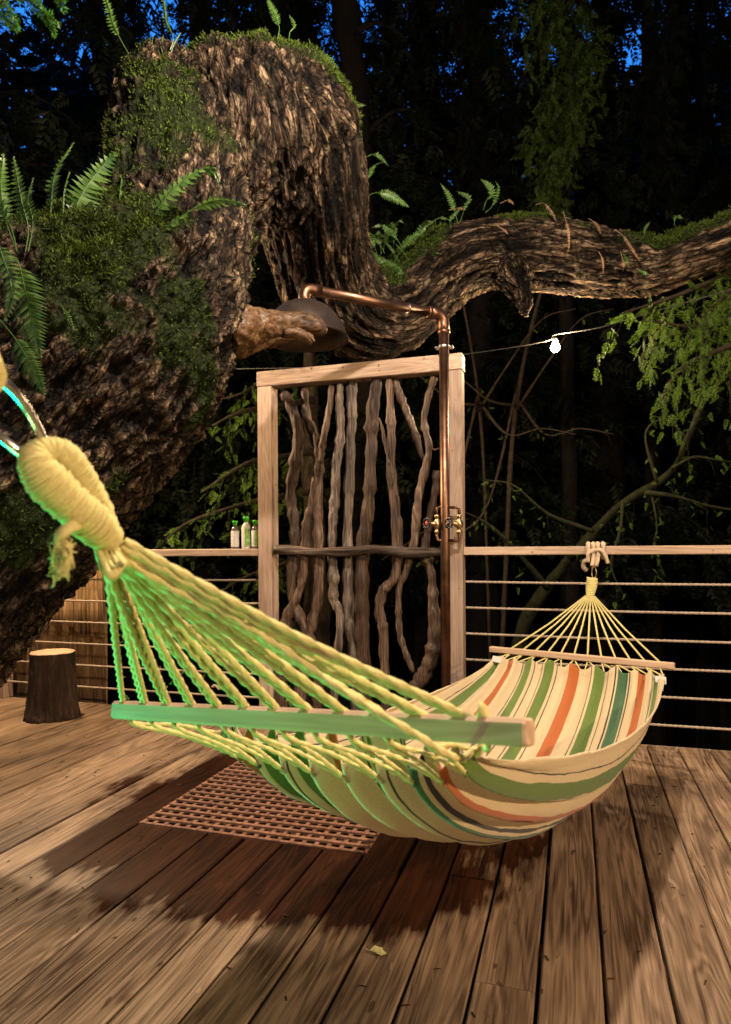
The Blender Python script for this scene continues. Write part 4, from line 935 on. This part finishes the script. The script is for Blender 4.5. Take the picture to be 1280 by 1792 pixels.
# ------------------------------------------------------------------ hammock
BL, BR = C(-.519, 1.39, .722), C(.2135, .867, .812)                # near bar ends
FL, FR = P(858, 1136, 3.40), P(1181, 1166, 2.92)                  # far bar ends
fb_mid = (FL+FR)/2
ham = empty('hammock', (BL+BR+FL+FR)/4, 'striped cream, green and orange fabric hammock with wooden spreader bars and fanned cotton ropes', 'hammock')
def bar(a, b, wd, ht, lean, holes, label=None):
    X = (b-a).normalized(); Yv = (X.cross(Vector((0, 0, 1)))).normalized(); Zv = Yv.cross(X) if Yv.cross(X).z > 0 else X.cross(Yv)
    rot = Matrix.Rotation(lean, 3, X); Yv = rot@Yv; Zv = rot@Zv; L = (b-a).length; bv = min(wd, ht)*.16; V = []; F_ = []
    prof = [(-wd/2+bv, -ht/2), (wd/2-bv, -ht/2), (wd/2, -ht/2+bv), (wd/2, ht/2-bv), (wd/2-bv, ht/2), (-wd/2+bv, ht/2), (-wd/2, ht/2-bv), (-wd/2, -ht/2+bv)]
    for s, e in ((0, .86), (.004, 1), (L-.004, 1), (L, .86)):
        for u, v_ in prof: V.append((s-L/2, u*e, v_*e))
    for i in range(3):
        for j in range(8): F_.append([i*8+j, (i+1)*8+j, (i+1)*8+(j+1) % 8, i*8+(j+1) % 8])
    F_ += [list(range(8)), [24+j for j in range(7, -1, -1)]]
    me = bpy.data.meshes.new('spreader_bar'); me.from_pydata(V, [], F_); me.materials.append(MAT['bar'])
    o = link('spreader_bar', me, ham, (a+b)/2); o.rotation_euler = Matrix((X, Yv, Zv)).transposed().to_euler()
    # rope holes: black discs on the bar top paint the dark inside
    hm = MB()
    for p in holes: hm.lathe(p+Zv*(ht/2-.001), [(.0095, 0), (.0095, .0022), (.0085, .0024)], 14, Zv)
    hm.obj('rope_hole_disc', MAT['black'], ham)
    return Yv, Zv
nh = [BL.lerp(BR, .022+.956*.955*i/11+.015) for i in range(12)]
nh[11] = BL.lerp(BR, .915)
nh = [BL.lerp(BR, .025+.875*i/11) for i in range(12)]
Yn, Zn = bar(BL, BR, .036, .036, R(10), nh)
knot = P(198, 962, .84)
up_n = Zn*.019
# ropes from the wrapping to the bar
for i in range(12):
    h = nh[i]
    rp = MB(); sp_ = (i-5.5)/11
    for s in ((-1, 1) if i > 0 else (0,)):
        off = (BR-BL).normalized()*.0062*s
        st = knot+Vector((random.uniform(-.006, .006), random.uniform(-.006, .006), random.uniform(-.01, .01)))+(BR-BL).normalized()*(sp_*.03)
        pull = .30*max(0, (i-5)/6); mid = ((st+h+up_n)/2)*(1-pull)+((st+nh[10]+up_n)/2)*pull+off*.8+Vector((0, 0, -.006))
        rope(rp, [st, mid, h+up_n*.9+off*.8, h+up_n*.1+off*.5], .0051)
    rp.obj('rope', MAT['rope'], ham, True)
# outermost rope runs over the front of the bar to the corner of the fabric
NLc, NRc = (-.335, 1.475, .655), (.178, 1.098, .722)
edge_r = C(*NRc)
rp = MB(); rope(rp, [knot+Vector((.01, 0, .004)), P(470, 1120, .88), P(620, 1222, .855), P(720, 1281, .835), P(800, 1327, .90), edge_r], .0050); rp.obj('rope', MAT['rope'], ham, True)
# end loop in the last hole
hl = BL.lerp(BR, .93)
rp = MB(); rope(rp, [hl-Zn*.02, hl+up_n*1.0, hl+up_n*1.5+Vector((0, .002, .006)), hl+up_n*1.1+Yn*.006], .0062); rp.obj('rope_stopper', MAT['rope'], ham, True)
# fabric surface
def S(t, v):
    t = np.asarray(t, float); v = np.asarray(v, float)
    NL = np.array(NLc); NR = np.array(NRc)
    fl = np.array(((FL-CAMP).dot(RGT), FL.dot(FWD), FL.z)); fr = np.array(((FR-CAMP).dot(RGT), FR.dot(FWD), FR.z))
    dirx = (NL+NR)/2-(fl+fr)/2; dirx[2] = 0; dirx /= np.linalg.norm(dirx)
    fl2 = fl+(fr-fl)*.045+dirx*.055+np.array((0, 0, -.030)); fr2 = fr-(fr-fl)*.045+dirx*.055+np.array((0, 0, -.030))
    T = t[..., None]; c = ((NL+NR)/2)*(1-T)+((fl2+fr2)/2)*T
    half = ((NR-NL)/2)*(1-T)+((fr2-fl2)/2)*T
    s = np.sin(np.pi*np.clip(t, 0, 1))
    wid = 1+.16*s
    base = c+half*(np.sin(np.clip(v, -1, 1)*np.pi/2*.9)/np.sin(np.pi/2*.9)*wid)[..., None]
    rimsag = .10*s**.6
    D = .015*(1-t)+.295*np.sin(np.pi*np.clip(t, 0, 1)**.9)**.72
    prof = 1-np.abs(v)**2.2
    # folds
    ph = (v+1)/2*11
    A = .026*np.exp(-t/.16)+.010*np.exp(-(1-t)/.16)+.0038
    fold = A*np.cos(2*np.pi*ph)*(1-np.abs(v)**8)
    fold2 = .0035*np.sin(2*np.pi*(ph*.37+t*1.1)+1.3*np.sin(t*7))+.002*np.sin(9*t+ph*1.7)
    z = base[..., 2]-rimsag-D*prof-fold-fold2*prof
    # scalloped ends
    sc_ = (np.abs(np.sin(np.pi*ph)))*(.022*np.exp(-t/.03)-.020*np.exp(-(1-t)/.03))
    ax = np.array((-dirx[0], -dirx[1]))
    a = base[..., 0]+ax[0]*sc_; d = base[..., 1]+ax[1]*sc_
    # hem rolls inward and over
    roll = np.clip((np.abs(v)-.95)/.05, 0, 1)
    z = z+.010*np.sin(roll*np.pi*.9)*s; a = a+half[..., 0]/.43*np.sign(v)*.008*np.sin(roll*np.pi)
    z = z-.016*roll**2*s
    Wd = np.stack([a*RGT.x+d*FWD.x, a*RGT.y+d*FWD.y, z], -1)
    return Wd
nu, nv = 150, 300
tt, vv = np.meshgrid(np.linspace(0, 1, nu+1)**1.0, np.linspace(-1, 1, nv+1), indexing='ij')
W = S(tt, vv).reshape(-1, 3)
# small wrinkles
wn = fbm(np.stack([tt.ravel()*7, vv.ravel()*22, tt.ravel()*0], 1), 3)-.5
W[:, 2] += wn*.013+(np.abs(fbm(np.stack([tt.ravel()*26, vv.ravel()*34, tt.ravel()*0+4], 1), 3)-.5)-.1)*.010
Fq = []; mi = []
pat = []
def stripe(c, k):
    global pat
    if k == 'g': pat += [(c-.036, c-.031, 3), (c-.020, c+.020, 1), (c+.031, c+.036, 3)]
    if k == 't': pat += [(c-.034, c-.028, 3), (c-.022, c+.022, 4), (c+.03, c+.036, 3)]
    if k == 'o': pat += [(c-.021, c+.021, 2)]
for c_, k_ in ((.085, 'g'), (.20, 'o'), (.305, 'g'), (.405, 'g'), (.51, 'o'), (.615, 'g'), (.715, 't'), (.81, 'o'), (.915, 'g')): stripe(c_, k_)
vm = (np.arange(nv)+.5)/nv; colm = np.zeros(nv, int)
for a, b_, k_ in pat: colm[(vm >= a) & (vm < b_)] = k_
ii, jj = np.meshgrid(np.arange(nu), np.arange(nv), indexing='ij'); q0 = (ii*(nv+1)+jj).ravel()
Fq = np.stack([q0, q0+1, q0+nv+2, q0+nv+1], 1)
o = mk('fabric', W, Fq, FAB, ham, True, tuple(ham.location), midx=np.tile(colm, nu), uv=np.stack([vv.ravel()*.5+.5, tt.ravel()], 1))
sd = o.modifiers.new('thickness', 'SOLIDIFY'); sd.thickness = .003
# cords between near bar and fabric, plus whipped loops at the edge
loops = [Vector(S(np.array(.006), np.array(-1+2*i/11.0*1.0))) for i in range(12)]
cd_ = MB(); wh = MB()
for i in range(12):
    h = nh[i] if i < 11 else hl
    for q in (i, min(i+1, 11)) if i < 11 else (11,):
        e_ = loops[q]; dn = (e_-h); rope(cd_, [h-Zn*.016, h-Zn*.024+dn*.12, h+dn*.55+Vector((0, 0, -.004)), e_], .0039, .005, 8)
    e_ = loops[i]; d = (e_-nh[i]).normalized()
    mt_ = FAB[colm[min(nv-1, int(i/11*(nv-1)))]]; g_ = MB()
    for k in range(9):
        jj_ = Vector((random.uniform(-.007, .007), random.uniform(-.007, .007), random.uniform(-.004, .004))); g_.tube([e_+jj_-d*.004, e_+jj_*.6-d*-.004, e_-d*-.0+Vector((0,0,0))-d*.016], [.0016, .0026, .0012], 5)
    g_.ball(e_, .0058, 6, (1, 1, 1.3)); o_ = g_.obj('gathered_tuft', mt_, ham, True); o_['kind'] = 'stuff'
cd_.obj('cord', MAT['rope'], ham, True)
# far end
bar(FL, FR, .026, .030, 0, [])
fh = [FL.lerp(FR, .13+.80*i/11) for i in range(12)]
fk = P(1033, 1043, 3.50); fk_top = P(1037, 1014, 3.535)
rp = MB()
for i in range(12):
    st = fk+(FR-FL).normalized()*((i-5.5)*.004); rp = MB(); rp.tube([st, (st+fh[i])/2+Vector((0, 0, -.004)), fh[i]+Vector((0, 0, .012))], .0046, 7); rp.obj('rope', MAT['rope'], ham, True)
cz = MB(); fe = [Vector(S(np.array(.994), np.array(-1+2*i/11.0))) for i in range(12)]
for i in range(12):
    for q in ((i, i+1) if i < 11 else (11,)): cz.tube([fh[i]-Vector((0, 0, .012)), fe[q]], .0034, 6)
cz.obj('cord', MAT['rope'], ham, True)
wr = MB()
for k in range(9):
    s = k/8; p = fk_top.lerp(fk, s); r_ = .020+.006*math.sin(s*3+.4)-.004*s
    wr.tube([p+Vector((math.cos(a)*r_, math.sin(a)*r_, .004*math.sin(a))) for a in np.linspace(0, 2*math.pi, 13)], .0062, 6, False)
wr.tube([fk_top, fk], [.016, .018], 8)
wr.tube([fk_top, fk_top+(FL-FR).normalized()*.03+Vector((0, 0, .01))], [.008, .004], 6)
wr.obj('wrapping', MAT['rope'], ham, True)
# fabric care tags at the far corners
for v_ in (-.90, .80):
    p = Vector(S(np.array(.985), np.array(v_))); dx = (FR-FL).normalized()
    tb = MB(); a = p+Vector((0, 0, .028)); tb.add([a, a+dx*.045, a+dx*.043+Vector((0, -.012, -.03)), a+Vector((0, -.012, -.026)), a+Vector((0, .002, -.001)), a+dx*.045+Vector((0, .002, -.001)), a+dx*.043+Vector((0, -.010, -.031)), a+Vector((0, -.010, -.027))],
           [[0, 1, 2, 3], [7, 6, 5, 4], [0, 4, 5, 1], [1, 5, 6, 2], [2, 6, 7, 3], [3, 7, 4, 0]]); tb.obj('care_tag', MAT['label'], ham)
# near wrapping: coils of cord round the looped ropes
def coil(mb, path, rads, turns, r):
    p = smooth_path([(*q, ra) for q, ra in zip(path, rads)], 12); n_ = turns*18
    L = np.linspace(0, len(p)-1, n_); q = np.stack([np.interp(L, np.arange(len(p)), p[:, i]) for i in range(4)], 1)
    T = np.gradient(q[:, :3], axis=0); T /= np.linalg.norm(T, axis=1)[:, None]; u = np.cross(T, (0.2, .3, 1)); u /= np.linalg.norm(u, axis=1)[:, None]; v_ = np.cross(T, u)
    a = np.arange(n_)*2*math.pi/18; q[:, 3] *= 1+.05*np.sin(np.arange(n_)*.021)+.04*np.sin(np.arange(n_)*.113)
    mb.tube(q[:, :3]+(u*np.cos(a)[:, None]+v_*np.sin(a)[:, None])*q[:, 3:4], r, 7, True, 3, 320, .2)
    mb.tube(p[:, :3], p[:, 3], 14)
wm = MB()
coil(wm, [P(192, 945, .835), P(148, 903, .79), P(100, 858, .76), P(68, 822, .742), P(66, 800, .748), P(86, 788, .757), P(112, 795, .768), P(140, 832, .785), P(162, 880, .81), P(192, 938, .845)],
     [.017, .0225, .0225, .019, .0155, .0135, .0135, .0155, .017, .014], 78, .0026)
wm.obj('wrapping', MAT['rope'], ham, True)
tl = MB(); rope(tl, [P(140, 915, .78), P(116, 930, .75), P(104, 945, .75), P(118, 968, .75), P(106, 1004, .75)], .0068, .004)
for k in range(90):
    s_ = random.random(); a = P(112, 935, .75).lerp(P(106, 1002, .75), s_)+Vector((random.uniform(-.007, .007), random.uniform(-.006, .002), 0)); tl.tube([a, a+Vector((random.uniform(-.009, .009), random.uniform(-.006, .006), -.010*random.random())), a+Vector((random.uniform(-.013, .013), random.uniform(-.006, .006), -.022*random.random()-.004))], .0008, 4)
tl.obj('rope_tail', MAT['rope'], ham, True)
tl = MB()
for k in range(5):
    a0 = random.uniform(0, 1); rope(tl, [P(172+6*k, 955, .83), P(176+8*k+a0*8, 985, .81), P(196+5*k, 1008-6*k, .80), P(212-3*k, 985, .82), P(205, 965, .83)], .0035 if k else .006, .004, 7)
tl.obj('rope_knot', MAT['rope'], ham, True)
# fuzz on the ropes
fz = MB()
for k in range(170):
    i = random.randrange(12); s = random.random()**.8; p = knot.lerp(nh[i], s)+Vector((random.uniform(-1, 1), random.uniform(-1, 1), random.uniform(-1, 1)))*.005
    q = p+Vector((random.uniform(-1, 1), random.uniform(-1, 1), random.uniform(-1, 1)))*.012; fz.tube([p, (p+q)/2+Vector((0, 0, .002)), q], .00035, 3)
o = fz.obj('loose_fibres', MAT['fibre'], ham, True); o['kind'] = 'stuff'
# carabiner at the near end
cbr = empty('carabiner', P(-20, 640, .68), 'long steel spring hook holding the near end of the hammock', 'carabiner')
m_ = MB(); loop = [(112, 838, .775), (92, 800, .765), (52, 722, .73), (22, 682, .70), (-14, 658, .68), (-48, 668, .675), (-60, 705, .69), (-30, 742, .71), (10, 772, .735), (58, 812, .755), (86, 842, .77), (104, 852, .775), (114, 845, .775)]
m_.tube(smooth_path([P(*q) for q in loop], 8), .0052, 12); m_.obj('hook_body', MAT['steel'], cbr, True)
m_ = MB(); m_.lathe(P(104, 812, .77), [(.004, 0), (.008, .003), (.008, .022), (.004, .026)], 12, P(75, 760, .745)-P(104, 812, .77)); m_.obj('gate_sleeve', MAT['steel'], cbr, True)
m_ = MB(); rope(m_, [P(-80, 560, .62), P(-22, 628, .67), P(-10, 660, .685), P(-34, 690, .68), P(-64, 660, .66)], .0105, .005); 
tag(m_.obj('hanging_rope', MAT['rope'], None, True), 'thick pale rope at the left edge from which the steel hook hangs', 'rope')
# rope tied round the right railing holding the far end
rx = PY(1044, 962, Y0).x
tr_ = empty('tied_rope', (rx, Y0, 1.04), 'pale rope looped four times over the right railing holding the far end of the hammock', 'rope')
for k, dx in enumerate((-.040, -.015, .008, .036)):
    m_ = MB(); x = rx+dx; y0, y1, z0, z1 = Y0-.011, Y0+.121, 1.010, 1.080
    pts = [(x, y0, z0), (x, y0, (z0+z1)/2), (x, y0+.002, z1-.006), (x, y0+.02, z1), (x, y1-.02, z1), (x, y1, z1-.01), (x, y1, z0), (x, y1-.01, z0-.002), (x, y0+.02, z0-.002), (x, y0, z0)]
    rope(m_, pts, .0115, .007); m_.obj('loop', MAT['tie'], tr_, True)
m_ = MB(); rope(m_, [(rx-.045, Y0-.025, .985), (rx-.04, Y0-.035, 1.03), (rx-.005, Y0-.042, 1.047), (rx+.03, Y0-.038, 1.04), (rx+.05, Y0-.03, 1.00), (rx+.056, Y0-.028, .975)], .0105, .006); m_.obj('knot', MAT['tie'], tr_, True)
hk = P(1040, 997, 3.555)
for s in (-1, 1):
    m_ = MB(); rope(m_, [(rx-.004+s*.0115, Y0-.03, 1.045), (rx-.006+s*.011, Y0-.035, .99), (hk.x+s*.009, hk.y, hk.z+.02)], .0105, .006); m_.obj('strand', MAT['tie'], tr_, True)
m_ = MB(); rope(m_, [(rx-.03, Y0-.0, .99), (rx-.062, Y0+.01, .985), (rx-.066, Y0+.02, .955), (rx-.045, Y0+.02, .935)], .0115, .006); m_.obj('knot_end', MAT['tie'], tr_, True)
hkb = empty('snap_hook', hk, 'small brass snap hook joining the pale rope to the far hammock ropes', 'hook')
u = (FR-FL).normalized(); m_ = MB(); m_.tube([hk+u*math.cos(a)*.012+Vector((0, 0, -.016+math.sin(a)*.032)) for a in np.linspace(0, 2*math.pi, 25)], .0034, 8, False); m_.obj('ring', MAT['brass'], hkb, True)
